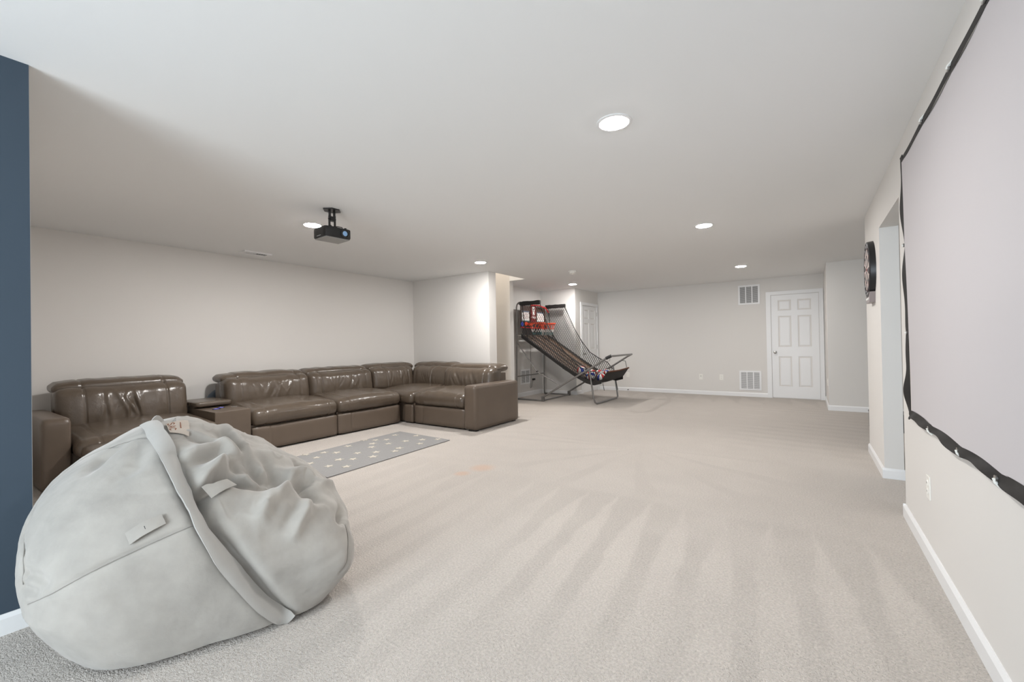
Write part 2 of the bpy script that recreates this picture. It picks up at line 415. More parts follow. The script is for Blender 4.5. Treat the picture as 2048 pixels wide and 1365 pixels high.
# --- six panel doors
def six_panel(name, P, w, h, knob_side, label, cas_l, cas_r, cas_top, hinges):
    """P(a, z, out): a along the door, out = proud of the wall"""
    tf = lambda p: P(p[0], p[2], p[1])
    sl = MB()
    st, mid = w*.145, w*.13
    pw = (w-2*st-mid)/2
    rows = [(.235, .84), (1.03, 1.655), (1.76, 1.975)]
    cols = [(st, st+pw), (st+pw+mid, w-st)]
    zs = [0.012]+[z for r_ in rows for z in r_]+[h]
    out0, out1 = -.03, .004
    for a0, a1 in ((0, st), (st+pw, st+pw+mid), (w-st, w)): sl.box((a0, out0, .012), (a1, out1, h))
    for k in (0, 2, 4, 6):
        for a0, a1 in cols: sl.box((a0, out0, zs[k]), (a1, out1, zs[k+1]))
    d = struct(sl.build(name, WHITE, tf=tf), label, 'door')
    for z0, z1 in rows:
        for a0, a1 in cols:
            i1, i2 = .016, .042
            def ring(ins, o): return [(a0+ins, o, z0+ins), (a1-ins, o, z0+ins), (a1-ins, o, z1-ins), (a0+ins, o, z1-ins)]
            v = ring(0, .001) + ring(.010, -.007) + ring(i1, -.007) + ring(i2, .001)
            f = []
            for q in range(3):
                for k in range(4): f.append((q*4+k, q*4+(k+1) % 4, q*4+4+(k+1) % 4, q*4+4+k))
            f.append((12, 13, 14, 15))
            MB().add(v, f).build('door_panel', WHITE, d, tf=tf)
    kx = .055 if knob_side < 0 else w-.055
    kb = MB(); kb.lathe([(.031, 0), (.031, .006), (.011, .008), (.011, .03), (.022, .036), (.028, .048), (.025, .060), (.012, .066)], (0, 0, 0), 'y', 20)
    kb.build('door_knob', NICKEL, d, tf=lambda p: P(p[0]+kx, p[2]+.925, p[1]+.004), smooth=True)
    if hinges:
        hx = w+.006 if knob_side < 0 else -.006
        for z in (.22, 1.03, 1.84):
            MB().box((hx-.010, -.004, z), (hx+.010, .012, z+.10)).build('hinge', NICKEL, d, tf=tf)
    cs = MB()
    g = .008
    for (a0, a1, z0, z1) in ((-cas_l, -g, 0, h+cas_top), (w+g, w+cas_r, 0, h+cas_top), (-g, w+g, h+g, h+cas_top)):
        cs.box((a0, -.02, z0), (a1, .016, z1))
    for (a0, a1, z0, z1) in ((-g-.018, -g, 0, h+.018), (w+g, w+g+.018, 0, h+.018), (-g, w+g, h+g, h+.024)):
        cs.box((a0, .016, z0), (a1, .020, z1))
    struct(cs.build('trim_'+name[-1], WHITE, tf=tf), 'white casing around the '+label.split(' with')[0], 'trim')
    return d
six_panel('door_1', lambda a, z, o: (-.60+a, Y5-.004-o, z), .785, 2.075, -1, 'white six panel door at the right end of the back wall with a round knob', .09, .075, .078, False)
six_panel('door_2', lambda a, z, o: (X5+.004+o, 9.245+a, z), .84, 2.065, -1, 'white six panel closet door behind the arcade game net with a round knob', .08, .075, .078, True)

# ================================================================== wall and ceiling fittings
def grille(label, P, w, h, cols, group='white slatted air grilles'):
    """P(a, z, out)"""
    tf = lambda p: P(p[0], p[2], p[1])
    g = thing('air_grille', P(w/2, 0, 0), label, 'vent', group)
    fw = .033; mw = .018
    f = MB()
    f.box((0, 0, 0), (fw, .012, h)); f.box((w-fw, 0, 0), (w, .012, h)); f.box((fw, 0, 0), (w-fw, .012, fw)); f.box((fw, 0, h-fw), (w-fw, .012, h))
    f.build('grille_frame', WHITE, g, tf=tf)
    cw = (w-2*fw-(cols-1)*mw)/cols
    for c in range(1, cols):
        a = fw+c*cw+(c-1)*mw
        MB().box((a, 0, fw), (a+mw, .011, h-fw)).build('mullion', WHITE, g, tf=tf)
    s = MB(); z = fw+.004
    while z < h-fw-.006:
        s.add([(fw, .001, z+.008), (w-fw, .001, z+.008), (w-fw, .009, z), (fw, .009, z)], [(0, 1, 2, 3)])
        z += .0135
    so = s.build('slats', WHITE, g, tf=tf); so['kind'] = 'stuff'
    MB().box((fw, -.001, fw), (w-fw, .0005, h-fw)).build('backing', DUCT, g, tf=tf)
    return g
PB = lambda x0, z0: (lambda a, z, o: (x0+a, Y5-o, z0+z))
grille('white square air grille high on the back wall beside the door', PB(-1.192, 1.925), .396, .405, 3)
grille('white square air grille low on the back wall beside the door', PB(-1.20, .136), .402, .405, 3)
grille('white air grille low on the niche wall behind the arcade frame', lambda a, z, o: (X4+o, 7.965+a, .276+z), .40, .335, 2)

def outlet(label, P, kind='duplex', name='wall_outlet', cat='outlet'):
    tf = lambda p: P(p[0], p[2], p[1])
    g = thing(name, P(0, -.058, 0), label, cat)
    MB().box((-.037, 0, -.06), (.037, .006, .06)).build('cover_plate', PLATE, g, tf=tf, bevel=.002)
    if kind == 'duplex':
        for z in (-.022, .022):
            s = MB().lathe([(.0165, .005), (.0165, .0085), (.015, .0095)], (0, 0, z), 'y', 16).build('socket', PLATE, g, tf=tf)
            q = MB()
            for a in (-.006, .006): q.box((a-.0012, .009, z-.002), (a+.0012, .0099, z+.007))
            q.build('slot', SLOT, s, tf=tf)
    elif kind == 'coax':
        MB().lathe([(.007, .004), (.007, .016), (.004, .017)], (0, 0, .018), 'y', 12).build('jack', SLOT, g, tf=tf)
    elif kind == 'switch':
        MB().box((-.016, .004, -.033), (.016, .010, .033)).build('rocker', PLATE, g, tf=tf, bevel=.002)
    return g
outlet('white outlet on the back wall just right of the arcade game', lambda a, z, o: (-3.61+a, Y5-o, .39+z))
outlet('white cable jack plate in the middle of the back wall', lambda a, z, o: (-1.958+a, Y5-o, .388+z), 'coax', 'cable_jack', 'wall jack')
outlet('white outlet on the back wall next to the low grille', lambda a, z, o: (-1.546+a, Y5-o, .39+z))
outlet('white outlet low on the right wall under the screen', lambda a, z, o: (XR-o, 3.10+a, .387+z))
outlet('white light switch at the screen edge by the doorway', lambda a, z, o: (XR-o, 3.585+a, 1.172+z), 'switch', 'light_switch', 'switch')
outlet('small outlet on the narrow return right of the white door', lambda a, z, o: (X6-o, 9.03+a, .44+z))

ds = thing('door_stop', (-3.593, Y5-.014, .03), 'small spring door stop on the back wall baseboard', 'door stop')
MB().tube([(-3.593, Y5-.014, .035), (-3.593, Y5-.065, .035)], .006, 8).build('rod', NICKEL, ds)
MB().tube([(-3.593, Y5-.062, .035), (-3.593, Y5-.08, .035)], .011, 10).build('tip', SLOT, ds)

# --- recessed ceiling lamps
def downlight(x, y, k, label):
    g = thing('recessed_light', (x, y, H), label, 'ceiling light', 'recessed ceiling lights')
    MB().lathe([(.098, 0), (.098, -.004), (.086, -.008), (.078, -.006), (.078, -.002), (.078, 0)], (x, y, H), 'z', 36).build('trim_ring', WHITE, g, smooth=True)
    MB().lathe([(.079, -.0065), (.074, -.0095), (.04, -.011), (.001, -.0115)], (x, y, H), 'z', 32).build('lens', led(k), g, smooth=True)
    return g
for (x, y, k, lb) in ((-.891, 2.364, .8, 'large nearest recessed light in the middle of the ceiling'), (-4.165, 2.475, 1.65, 'recessed light half hidden behind the projector'),
                   (-.908, 5.052, .85, 'second recessed light in the row nearer the screen wall'), (-4.096, 5.139, 1.1, 'recessed light over the sofa end by the short wall'),
                   (-.912, 8.22, .75, 'farthest recessed light above the white door'), (-4.112, 8.29, .8, 'recessed light above the arcade game')):
    downlight(x, y, k, lb)

sd = thing('smoke_detector', (-3.365, 6.79, H), 'round white smoke detector on the ceiling before the arcade', 'smoke detector')
MB().lathe([(.072, 0), (.072, -.018), (.066, -.022)], (-3.365, 6.79, H), 'z', 28).build('base', PLATE, sd, smooth=True)
MB().lathe([(.055, -.022), (.052, -.040), (.040, -.046), (.001, -.047)], (-3.365, 6.79, H), 'z', 28).build('cap', PLATE, sd, smooth=True)

cv = thing('ceiling_vent', (-5.97, 2.75, H), 'white rectangular register in the ceiling above the sofa', 'vent')
x0, x1, y0, y1 = -6.06, -5.88, 2.58, 2.92
f = MB(); f.box((x0, y0, H-.016), (x0+.035, y1, H)); f.box((x1-.035, y0, H-.016), (x1, y1, H)); f.box((x0+.035, y0, H-.016), (x1-.035, y0+.035, H)); f.box((x0+.035, y1-.035, H-.016), (x1-.035, y1, H))
f.build('frame', WHITE, cv)
MB().box((x0+.035, y0+.035, H-.002), (x1-.035, y1-.035, H-.0005)).build('backing', DUCT, cv)
for i in range(9):
    yy = y0+.045+i*.029
    a = .010 if i < 5 else -.010
    MB().add([(x0+.035, yy, H-.002), (x1-.035, yy, H-.002), (x1-.035, yy+a, H-.010), (x0+.035, yy+a, H-.010)], [(0, 1, 2, 3)]).build('louver', WHITE, cv)
MB().box((-5.905, 2.86, H-.024), (-5.897, 2.868, H-.006)).build('lever', WHITE, cv)

# --- projector on its ceiling mount
pj = thing('projector', (-3.58, 2.315, H), 'black video projector hanging from a ceiling mount', 'projector')
pa = R(-4)
def pjt(p):   # local: x forward to the screen, y along the wall, z
    x, y, z = p; c, s = math.cos(pa), math.sin(pa)
    return (-3.575+x*c-y*s, 2.315+x*s+y*c, z)
P_, F_ = softbox((-.11, -.125, 2.165), (.11, .125, 2.262), (.02, .02, .012), (8, 8, 6))
MB().add(P_, F_).build('housing', BLACK, pj, smooth=True, tf=pjt)
MB().box((-.098, -.113, 2.161), (.098, .113, 2.167)).build('bottom_plate', mat('grey_plastic', srgb(150, 148, 145), .5), pj, tf=pjt)
le = MB().lathe([(.040, .10), (.040, .118), (.034, .122), (.031, .116)], (0, .06, 2.213), 'x', 24).build('lens_ring', BLACK, pj, smooth=True, tf=pjt)
MB().lathe([(.030, .108), (.026, .115), (.015, .119), (.001, .120)], (0, .06, 2.213), 'x', 20).build('lens', GLASSY, le, smooth=True, tf=pjt)
MB().lathe([(.012, 2.262), (.012, 2.275), (.009, 2.278)], (.06, .095, 0), 'z', 14).build('focus_knob', BLACK, pj, tf=pjt)
MB().box((-.04, -.1262, 2.18), (.03, -.1245, 2.186)).build('badge', mat('badge_grey', srgb(160, 160, 160), .4), pj, tf=pjt)
mp = MB(); hexa = [(math.cos(k*math.pi/3)*.085*(1.0 if k % 3 == 0 else .85), math.sin(k*math.pi/3)*.075) for k in range(6)]
mp.prism([(p[1], p[0]) for p in hexa], lambda p, k: (p[0], p[1], H-.010+.010*k))
mount = mp.build('mount_plate', BLACK, pj, tf=pjt)
mm = MB()
for s in (-1, 1):
    mm.box((-.015, s*.022-.004, 2.37), (.015, s*.022+.004, H-.009)); mm.box((-.012, s*.026-.004, 2.282), (.012, s*.026+.004, 2.385))
mm.box((-.02, -.022, 2.335), (.02, .022, 2.375)); mm.tube([(0, -.035, 2.355), (0, .035, 2.355)], .008, 8)
mm.build('mount_arm', BLACK, pj, tf=pjt)
for a in (35, 145, 215, 325):
    c, s = math.cos(R(a)), math.sin(R(a))
    MB().tube([(0, 0, 2.286), (c*.05, s*.06, 2.284), (c*.085, s*.10, 2.276), (c*.088, s*.104, 2.258)], .0075, 6, rx=.004).build('mount_leg', BLACK, pj, tf=pjt)

# ================================================================== projection screen on the right wall
YA, YE = 3.545, 0.62           # far and near ends
ZB, ZT = 0.70, 2.285
sc = thing('projection_screen', (XR, (YA+YE)/2, ZB), 'white fabric projection screen with black border tied to the right wall', 'screen')
ties_y = [3.545, 2.965, 2.451, 2.022, 1.60, 1.16, .62]
ties_z = [ZB, 1.207, 1.738, ZT]
def sag(v, ties, k=.5):
    """0 at a tie, 1 half way between ties"""
    v = np.asarray(v, float); t = np.sort(np.array(ties)); i = np.clip(np.searchsorted(t, v)-1, 0, len(t)-2)
    f = (v-t[i])/(t[i+1]-t[i]); return np.sin(np.clip(f, 0, 1)*np.pi)**1.0
def left_shift(z): return -.075*(1-(z-ZB)/(ZT-ZB))        # the far edge hangs a little slack at the bottom
ny, nz = 90, 40
ys = np.linspace(YE, YA, ny+1); zs = np.linspace(ZB, ZT, nz+1)
Pg = np.zeros((ny+1, nz+1, 3))
BW = .042
for i, y in enumerate(ys):
    for j, z in enumerate(zs):
        fy = (y-YE)/(YA-YE)
        zi = (ZB+BW+.010*sag(y, ties_y)) + (ZT-BW-.008*sag(y, ties_y)-(ZB+BW+.010*sag(y, ties_y)))*j/nz
        yi = YE+BW+(YA-BW+left_shift(z)-.008*sag(z, ties_z)-(YE+BW))*fy
        Pg[i, j] = (XR-.016-.004*math.sin(y*3.1)*math.sin(z*2.2), yi, zi)
MB().grid(Pg, thick=.0015).build('fabric', SCREENM, sc, smooth=True)
def border(edge):
    if edge in ('top', 'bottom'):
        y = np.linspace(YE, YA, 161); g = np.zeros((161, 6, 3)); s = sag(y, ties_y)
        for j in range(6):
            t = j/5
            if edge == 'top':
                z_in = ZT-BW-.008*s; z_out = ZT+.004-.011*s; sh = left_shift(ZT); wav = .0015*np.sin(y*11)
                x = XR-.017-.004*s+.006*t
            else:
                z_in = ZB+BW+.010*s; z_out = ZB-.004+.016*s+.006*np.sin(y*9+1); sh = left_shift(ZB); wav = 0
                x = XR-.017-.026*s*t*(.7+.3*np.sin(y*13))-.006*np.sin(t*3.14)*np.cos(y*21)
            g[:, j, 0] = x; g[:, j, 1] = np.where(y > YA-.3, y+sh*(y-(YA-.3))/.3, y); g[:, j, 2] = z_in+(z_out-z_in)*t+wav
    else:
        z = np.linspace(ZB-.002, ZT+.004, 121); g = np.zeros((121, 6, 3)); s = sag(z, ties_z)
        for j in range(6):
            t = j/5
            if edge == 'far':
                low = np.clip((1.2-z)/.5, 0, 1)
                y_in = YA-BW+left_shift(z)-.008*s; y_out = YA+.004+left_shift(z)-.014*s
                g[:, j, 1] = y_in+(y_out-y_in)*t
                g[:, j, 0] = XR-.017-(.012*s+.022*low*s*(.6+.4*np.sin(z*24)))*t*1.0-.004*np.sin(z*17)*t
            else:
                y_in = YE+BW+0*z; y_out = YE-.004+.014*s
                g[:, j, 1] = y_in+(y_out-y_in)*t; g[:, j, 0] = XR-.017-.010*s*t
            g[:, j, 2] = z
    MB().grid(g, thick=.0015).build('border', BLACK_CLOTH, sc, smooth=True)
for e in ('top', 'bottom', 'far', 'near'): border(e)
def tie(y, z, dy, dz):
    a = (XR-.024, y, z); b_ = (XR-.006, y+dy, z+dz)
    MB().tube([a, ((a[0]+b_[0])/2-.006, y+dy*.45, z+dz*.45), b_], .0065, 6).build('tie_cord', CORD_W, sc)
    MB().lathe([(.011, -.004), (.011, .002), (.006, .003)], (XR-.020, y, z), 'x', 12).build('grommet', NICKEL, sc)
for y in ties_y[1:-1]:
    tie(y, ZT-.018, 0, .03); tie(y, ZB+.018, 0, -.03)
for z in ties_z[1:-1]: tie(YA-.016+left_shift(z), z, .035, 0)
for (y, z, dy, dz) in ((YA, ZT, .03, .012), (YA+left_shift(ZB), ZB, .035, -.006)):
    ring = [(XR-.014+.004*math.sin(a), y+dy*.6+.016*math.cos(a), z+dz+.010*math.sin(a)) for a in np.linspace(0, 2*math.pi, 13)[:-1]]
    MB().tube(ring, .003, 6, closed=True).build('hook', BLACK, sc)

# ================================================================== dartboard
db = thing('dartboard', (XR, 5.19, 1.50), 'round black electronic dartboard on the post by the doorway', 'dartboard')
def ell(ry, rz, n=44): return [(ry*math.cos(2*math.pi*k/n), rz*math.sin(2*math.pi*k/n)) for k in range(n)]
DX, DY, DZ = XR, 5.19, 1.815
MB().prism(ell(.235, .262), lambda p, k: (DX-.040*k, DY+p[0]*(1-.02*k), DZ+p[1]*(1-.02*k))).build('housing', BLACK, db, smooth=True)
rimm = MB().tube([(DX-.041, DY+a*.96, DZ+b_*.96) for a, b_ in ell(.235, .262)], .006, 6, closed=True).build('rim', BLACK, db, smooth=True)
seg = MB(); radii = [.016, .035, .105, .122, .178, .195]
for r_ in range(5):
    for k in range(20):
        a0, a1 = 2*math.pi*(k+.06)/20, 2*math.pi*(k+.94)/20
        q = []
        for (rr, aa) in ((radii[r_]+.0015, a0), (radii[r_+1]-.0015, a0), (radii[r_+1]-.0015, a1), (radii[r_]+.0015, a1)): q.append((rr*math.cos(aa), rr*math.sin(aa)*1.06))
        mi = (k % 2) if r_ in (1, 3) else 2+(k % 2)
        seg.prism(q, lambda p, t: (DX-.040-.006*t, DY+p[0], DZ+p[1]), mi)
so = seg.build('segments', [mat('dart_black', (.02, .02, .02), .5), mat('dart_cream', srgb(214, 196, 188), .5), mat('dart_maroon', srgb(70, 34, 36), .5), mat('dart_grey', srgb(96, 88, 90), .5)], db); so['kind'] = 'stuff'
MB().lathe([(.015, -.040), (.015, -.047), (.004, -.048)], (DX, DY, DZ), 'x', 14).build('bullseye', RED, db)
for k in range(20):
    a = 2*math.pi*k/20
    MB().box((DX-.044, DY+.213*math.cos(a)-.008, DZ+.235*math.sin(a)-.010), (DX-.040, DY+.213*math.cos(a)+.008, DZ+.235*math.sin(a)+.010)).build('number_tile', mat('dart_number', srgb(190, 188, 190), .5), db)
cp = MB().prism([(-.125, -.31), (.125, -.31), (.15, -.215), (-.15, -.215)], lambda p, k: (DX-.042*k, DY+p[0], DZ+p[1])).build('control_panel', [mat('dart_panel', srgb(150, 140, 140), .4)], db)
for k in range(5): MB().lathe([(.011, -.042), (.011, -.047), (.008, -.048)], (DX, DY-.08+.04*k, DZ-.275), 'x', 10).build('button', WHITEV, cp)
MB().box((DX-.044, DY-.07, DZ-.255), (DX-.041, DY+.07, DZ-.228)).build('display', BLACK, cp)

# ================================================================== leather sectional
sofa = thing('sectional_sofa', (-5.4, 3.4, 0), 'large taupe brown leather reclining sectional in the left corner', 'sofa')
TL = lambda p: (-5.15-p[1], p[0], p[2])           # modules along the left wall: (along wall, depth, height)
TR = lambda p: (p[0], 4.50+p[1], p[2])            # module along the short end wall
def gauss(x, c, w): return np.exp(-((x-c)/w)**2)
def seamlines(s, w):   # extra grid lines round a stitched seam
    e = .010/w
    return np.array([q for c in s for q in (c-3*e, c-1.5*e, c, c+1.5*e, c+3*e)])
def seat_cushion(w0, w1, d0, d1, z0, z1, rise, crown, seed, seams=(-.72, .72)):
    hw = (w1-w0)/2
    g = np.random.default_rng(seed); wr = [(g.uniform(-.8, .8), g.uniform(.02, .05), g.uniform(-1, 1)) for _ in range(9)]
    def disp(P, U, N):
        top = np.clip(N[:, 2], 0, 1); fd = (U[:, 1]+1)/2; up = np.clip((P[:, 2]-z0)/(z1-z0), 0, 1)
        P = P.copy()
        P[:, 2] += up*(rise*fd + crown*(1-U[:, 0]**2)*np.sin(np.clip(fd*.8+.15, 0, 1)*np.pi)) 
        P[:, 1] -= .018*(1-U[:, 0]**2)*np.clip(-N[:, 1], 0, 1)
        s = sum(gauss(P[:, 0]-(w0+w1)/2, c*hw, .009) for c in seams)
        P -= N*(s*.008)[:, None]
        wv = sum(a*gauss(U[:, 0]+.25*(U[:, 1]-k), c, wd*2) for k, (c, wd, a) in enumerate(wr) for k in (0,))*.006
        P += N*(wv*(top+np.clip(-N[:, 1], 0, 1)))[:, None]
        return P
    return softbox((w0, d0, z0), (w1, d1, z1), (.055, .075, .080), (26, 18, 8), (seamlines(seams, hw), None, None), disp)
def back_cushion(w0, w1, d0, d1, z0, z1, tilt, seed, seams=(-.70, .70), wr_amp=1.0):
    hw = (w1-w0)/2; g = np.random.default_rng(seed)
    folds = [(g.uniform(-.5, .5), g.uniform(.012, .03), g.choice([-1, 1])*g.uniform(.4, 1), g.uniform(-.3, .5), g.uniform(-.25, .25)) for _ in range(16)]
    def disp(P, U, N):
        P = P.copy(); fr = np.clip(-N[:, 1], 0, 1); wl = P[:, 0]-(w0+w1)/2
        bul = (1-U[:, 0]**4)*(1-U[:, 2]**2)
        P[:, 1] -= .035*fr*bul
        s = sum(gauss(wl, c*hw, .009) for c in seams)
        P -= N*(s*.013)[:, None]
        puff = sum(gauss(U[:, 0], c+sg*.14, .12) for c in seams for sg in (-1, 1))*.009
        P += N*puff[:, None]
        f = 0
        for c, wd, a, zc, sl in folds: f = f+a*gauss(U[:, 0]-sl*(U[:, 2]-zc), c, wd*1.6)*gauss(U[:, 2], zc, .55)
        P[:, 1] += .011*wr_amp*f*fr*gauss(U[:, 0], 0, .75)
        f2 = noise1(U[:, 0]*9, seed+3, 6)*gauss(U[:, 2], -.9, .4)
        P[:, 1] += .005*wr_amp*f2*fr
        P[:, 1] += (P[:, 2]-z0)*tilt
        return P
    ex = np.linspace(-.66, .66, 67)
    return softbox((w0, d0, z0), (w1, d1, z1), (.060, .09, .075), (24, 8, 18), (np.concatenate([seamlines(seams, hw), ex]), None, None), disp)
def head_rest(w0, w1, d0, d1, z0, z1, slope, seed, seams=(-.70, .70)):
    hw = (w1-w0)/2
    def disp(P, U, N):
        P = P.copy(); wl = P[:, 0]-(w0+w1)/2
        s = sum(gauss(wl, c*hw, .009) for c in seams); P -= N*(s*.008)[:, None]
        P[:, 2] += (P[:, 1]-d0)*slope - .030*np.abs(U[:, 0])**7*np.clip(N[:, 2]+.4, 0, 1.4)/1.4 + .010*np.sin(np.clip((U[:, 1]+1)/2, 0, 1)*np.pi)*np.clip(N[:, 2], 0, 1)
        P[:, 2] += .003*noise1(U[:, 0]*7, seed, 6)*np.clip(N[:, 2], 0, 1)
        return P
    return softbox((w0, d0, z0), (w1, d1, z1), (.055, .07, .052), (26, 8, 6), (seamlines(seams, hw), None, None), disp)
def put(PF, name, parent, T_, m=LEATHER): return MB().add(*PF).build(name, m, parent, smooth=True, tf=T_, angle=180)
def front_panel(w0, w1, d, z0, z1, parent, T_, seam=-.62):
    hw = (w1-w0)/2
    def disp(P, U, N):
        P = P.copy(); s = gauss(P[:, 0]-(w0+w1)/2, seam*hw, .007); P -= N*(s*.006)[:, None]
        P[:, 1] -= .008*(1-U[:, 0]**2)*np.clip(-N[:, 1], 0, 1); return P
    return put(softbox((w0, d, z0), (w1, d+.06, z1), (.02, .025, .025), (16, 4, 8), (seamlines((seam,), hw), None, None), disp), 'front_panel', parent, T_, LEATHER_FLAT)
def feet(w0, w1, parent, T_, d0=.12, d1=.90):
    for a in (w0+.08, w1-.08):
        for d in (d0, d1): MB().box((a-.03, d-.03, 0), (a+.03, d+.03, .025)).build('foot', BLACK, parent, tf=T_)
def section(T_, w0, w1, name, seed, seat=True, back=True):
    b = MB(); b.box((w0+.012, .055, .02), (w1-.012, .97, .31)); b.box((w0+.03, .84, .31), (w1-.03, 1.03, .735))
    sec = b.build(name, LEATHER_FLAT, sofa, tf=T_, bevel=.012)
    put(seat_cushion(w0+.004, w1-.004, -.025, .80, .295, .475, .055, .045, seed), 'seat_cushion', sec, T_)
    put(back_cushion(w0+.004, w1-.004, .61, .87, .46, .815, .15, seed+1), 'back_cushion', sec, T_)
    put(head_rest(w0+.002, w1-.002, .765, 1.09, .750, .866, .03, seed+2), 'headrest', sec, T_)
    front_panel(w0+.006, w1-.006, 0, .018, .288, sec, T_); feet(w0, w1, sec, T_)
    return sec
section(TL, 2.312, 3.385, 'recliner_section', 11)
section(TL, 3.385, 4.452, 'armless_section', 21)
rs = section(TR, -4.922, -3.905, 'recliner_section', 31)
# right arm
put(softbox((-3.903, -.03, .018), (-3.69, 1.02, .625), (.035, .04, .035), (8, 20, 12)), 'armrest', rs, TR, LEATHER_FLAT)
for d in (.05, .95): MB().box((-3.86, d-.03, 0), (-3.73, d+.03, .025)).build('foot', BLACK, rs, tf=TR)
# corner wedge
b = MB(); b.box((-6.15, 4.54, .02), (-4.935, 5.55, .31)); b.box((-6.18, 4.47, .31), (-5.99, 5.55, .735)); b.box((-6.0, 5.34, .31), (-4.94, 5.53, .735))
cw = b.build('corner_section', LEATHER_FLAT, sofa, bevel=.012)
def wedge_disp(P, U, N):
    P = P.copy(); up = np.clip((P[:, 2]-.295)/.18, 0, 1)
    P[:, 2] += up*(.055*np.clip((U[:, 1]+1)/2, 0, 1)+.03*(1-U[:, 0]**2)*(1-U[:, 1]**2))
    return P
put(softbox((-5.86, 4.462, .295), (-4.928, 5.32, .475), (.06, .075, .08), (16, 16, 8), None, wedge_disp), 'seat_cushion', cw, None)
MB().add(*softbox((-5.135, 4.495, .018), (-4.945, 4.555, .288), (.02, .025, .02), (8, 4, 8))).build('front_panel', LEATHER_FLAT, cw, smooth=True, angle=180)
put(back_cushion(4.460, 5.33, .61, .87, .46, .825, .15, 41, (-.45, .62)), 'back_cushion', cw, TL)
put(head_rest(4.460, 5.44, .765, 1.08, .76, .880, .03, 42, (-.45, .62)), 'headrest', cw, TL)
put(back_cushion(-5.80, -4.93, .74, .99, .46, .825, .15, 43, (-.72, .18), .6), 'back_cushion', cw, TR)
put(head_rest(-5.90, -4.93, .895, 1.18, .76, .880, .03, 44, (-.72, .18)), 'headrest', cw, TR)
for (x, y) in ((-6.05, 4.65), (-6.05, 5.45), (-5.03, 5.45), (-5.03, 4.62)): MB().box((x-.03, y-.03, 0), (x+.03, y+.03, .03)).build('foot', BLACK, cw)
# console with cup holders
b = MB(); b.box((1.948, .006, .02), (2.306, .98, .512)); b.box((1.95, .56, .512), (2.304, .98, .545))
cs = b.build('console', LEATHER_FLAT, sofa, tf=TL, bevel=.010)
put(softbox((1.945, .47, .525), (2.309, .97, .585), (.02, .025, .022), (10, 12, 5)), 'console_lid', cs, TL)
for (a, d) in ((2.065, .27), (2.15, .37)):
    rg = MB().tube([(a+.036*math.cos(t), d+.036*math.sin(t), .5135) for t in np.linspace(0, 2*math.pi, 25)[:-1]], .005, 6, closed=True).build('cup_holder', BLACK, cs, tf=TL, smooth=True)
    MB().lathe([(.033, .5128), (.033, .5145), (.001, .5145)], (a, d, 0), 'z', 20).build('lit_well', BLUE_GLOW, rg, tf=TL)
for k in range(3): MB().lathe([(.010, .512), (.010, .517), (.007, .519)], (2.235+.024*k, .31, 0), 'z', 12).build('control_button', CHROME, cs, tf=TL)
feet(1.948, 2.306, cs, TL)
# open recliner at the left end
b = MB(); b.box((.885, .055, .02), (1.935, .97, .31)); b.box((.91, .84, .31), (1.91, 1.03, .735))
lr = b.build('recliner_section', LEATHER_FLAT, sofa, tf=TL, bevel=.012)
put(seat_cushion(.882, 1.938, -.20, .80, .275, .425, .055, .055, 51), 'seat_cushion', lr, TL)
put(back_cushion(.884, 1.936, .61, .87, .40, .825, .15, 52, (-.62, .62), 1.5), 'back_cushion', lr, TL)
put(head_rest(.882, 1.938, .765, 1.09, .76, .882, .04, 53, (-.62, .62)), 'headrest', lr, TL)
def foot_disp(P, U, N):
    P = P.copy(); P[:, 2] += (P[:, 1]+.20)*.14; return P
put(softbox((.890, -.86, .27), (1.930, -.19, .415), (.05, .06, .06), (16, 12, 6), None, foot_disp), 'footrest', lr, TL)
for a in (1.05, 1.77): MB().tube([(a, .10, .20), (a, -.35, .12), (a, -.62, .24)], .012, 6).build('footrest_linkage', STEEL, lr, tf=TL)
put(softbox((.700, -.03, .018), (.880, 1.0, .625), (.035, .04, .04), (8, 20, 12)), 'armrest', lr, TL, LEATHER_FLAT)
feet(.70, 1.935, lr, TL)

# grey cushion peeking up behind the console
def disc_disp(P, U, N):
    return P
gc = MB()
prof = []
for k in range(13):
    a = math.pi*(k/12-.5); prof.append((.20+.05*math.cos(a), .05*math.sin(a)))
gc.lathe([(.001, -.05)]+prof+[(.001, .05)], (-6.275, 2.50, .44), 'x', 36)
tag(gc.build('round_cushion', mat('blue_grey_cloth', srgb(96, 106, 118), .9, bump=(120, .2, .003)), origin=(-6.275, 2.50, .19), smooth=True), 'blue grey round cushion peeking up behind the sofa console', 'cushion')
gc2 = MB().box((-6.33, 2.33, 0), (-6.21, 2.67, .19))
tag(gc2.build('storage_box', mat('cardboard', srgb(150, 125, 95), .9), origin=(-6.27, 2.5, 0), bevel=.005), 'low brown box behind the sofa under the round cushion', 'box')

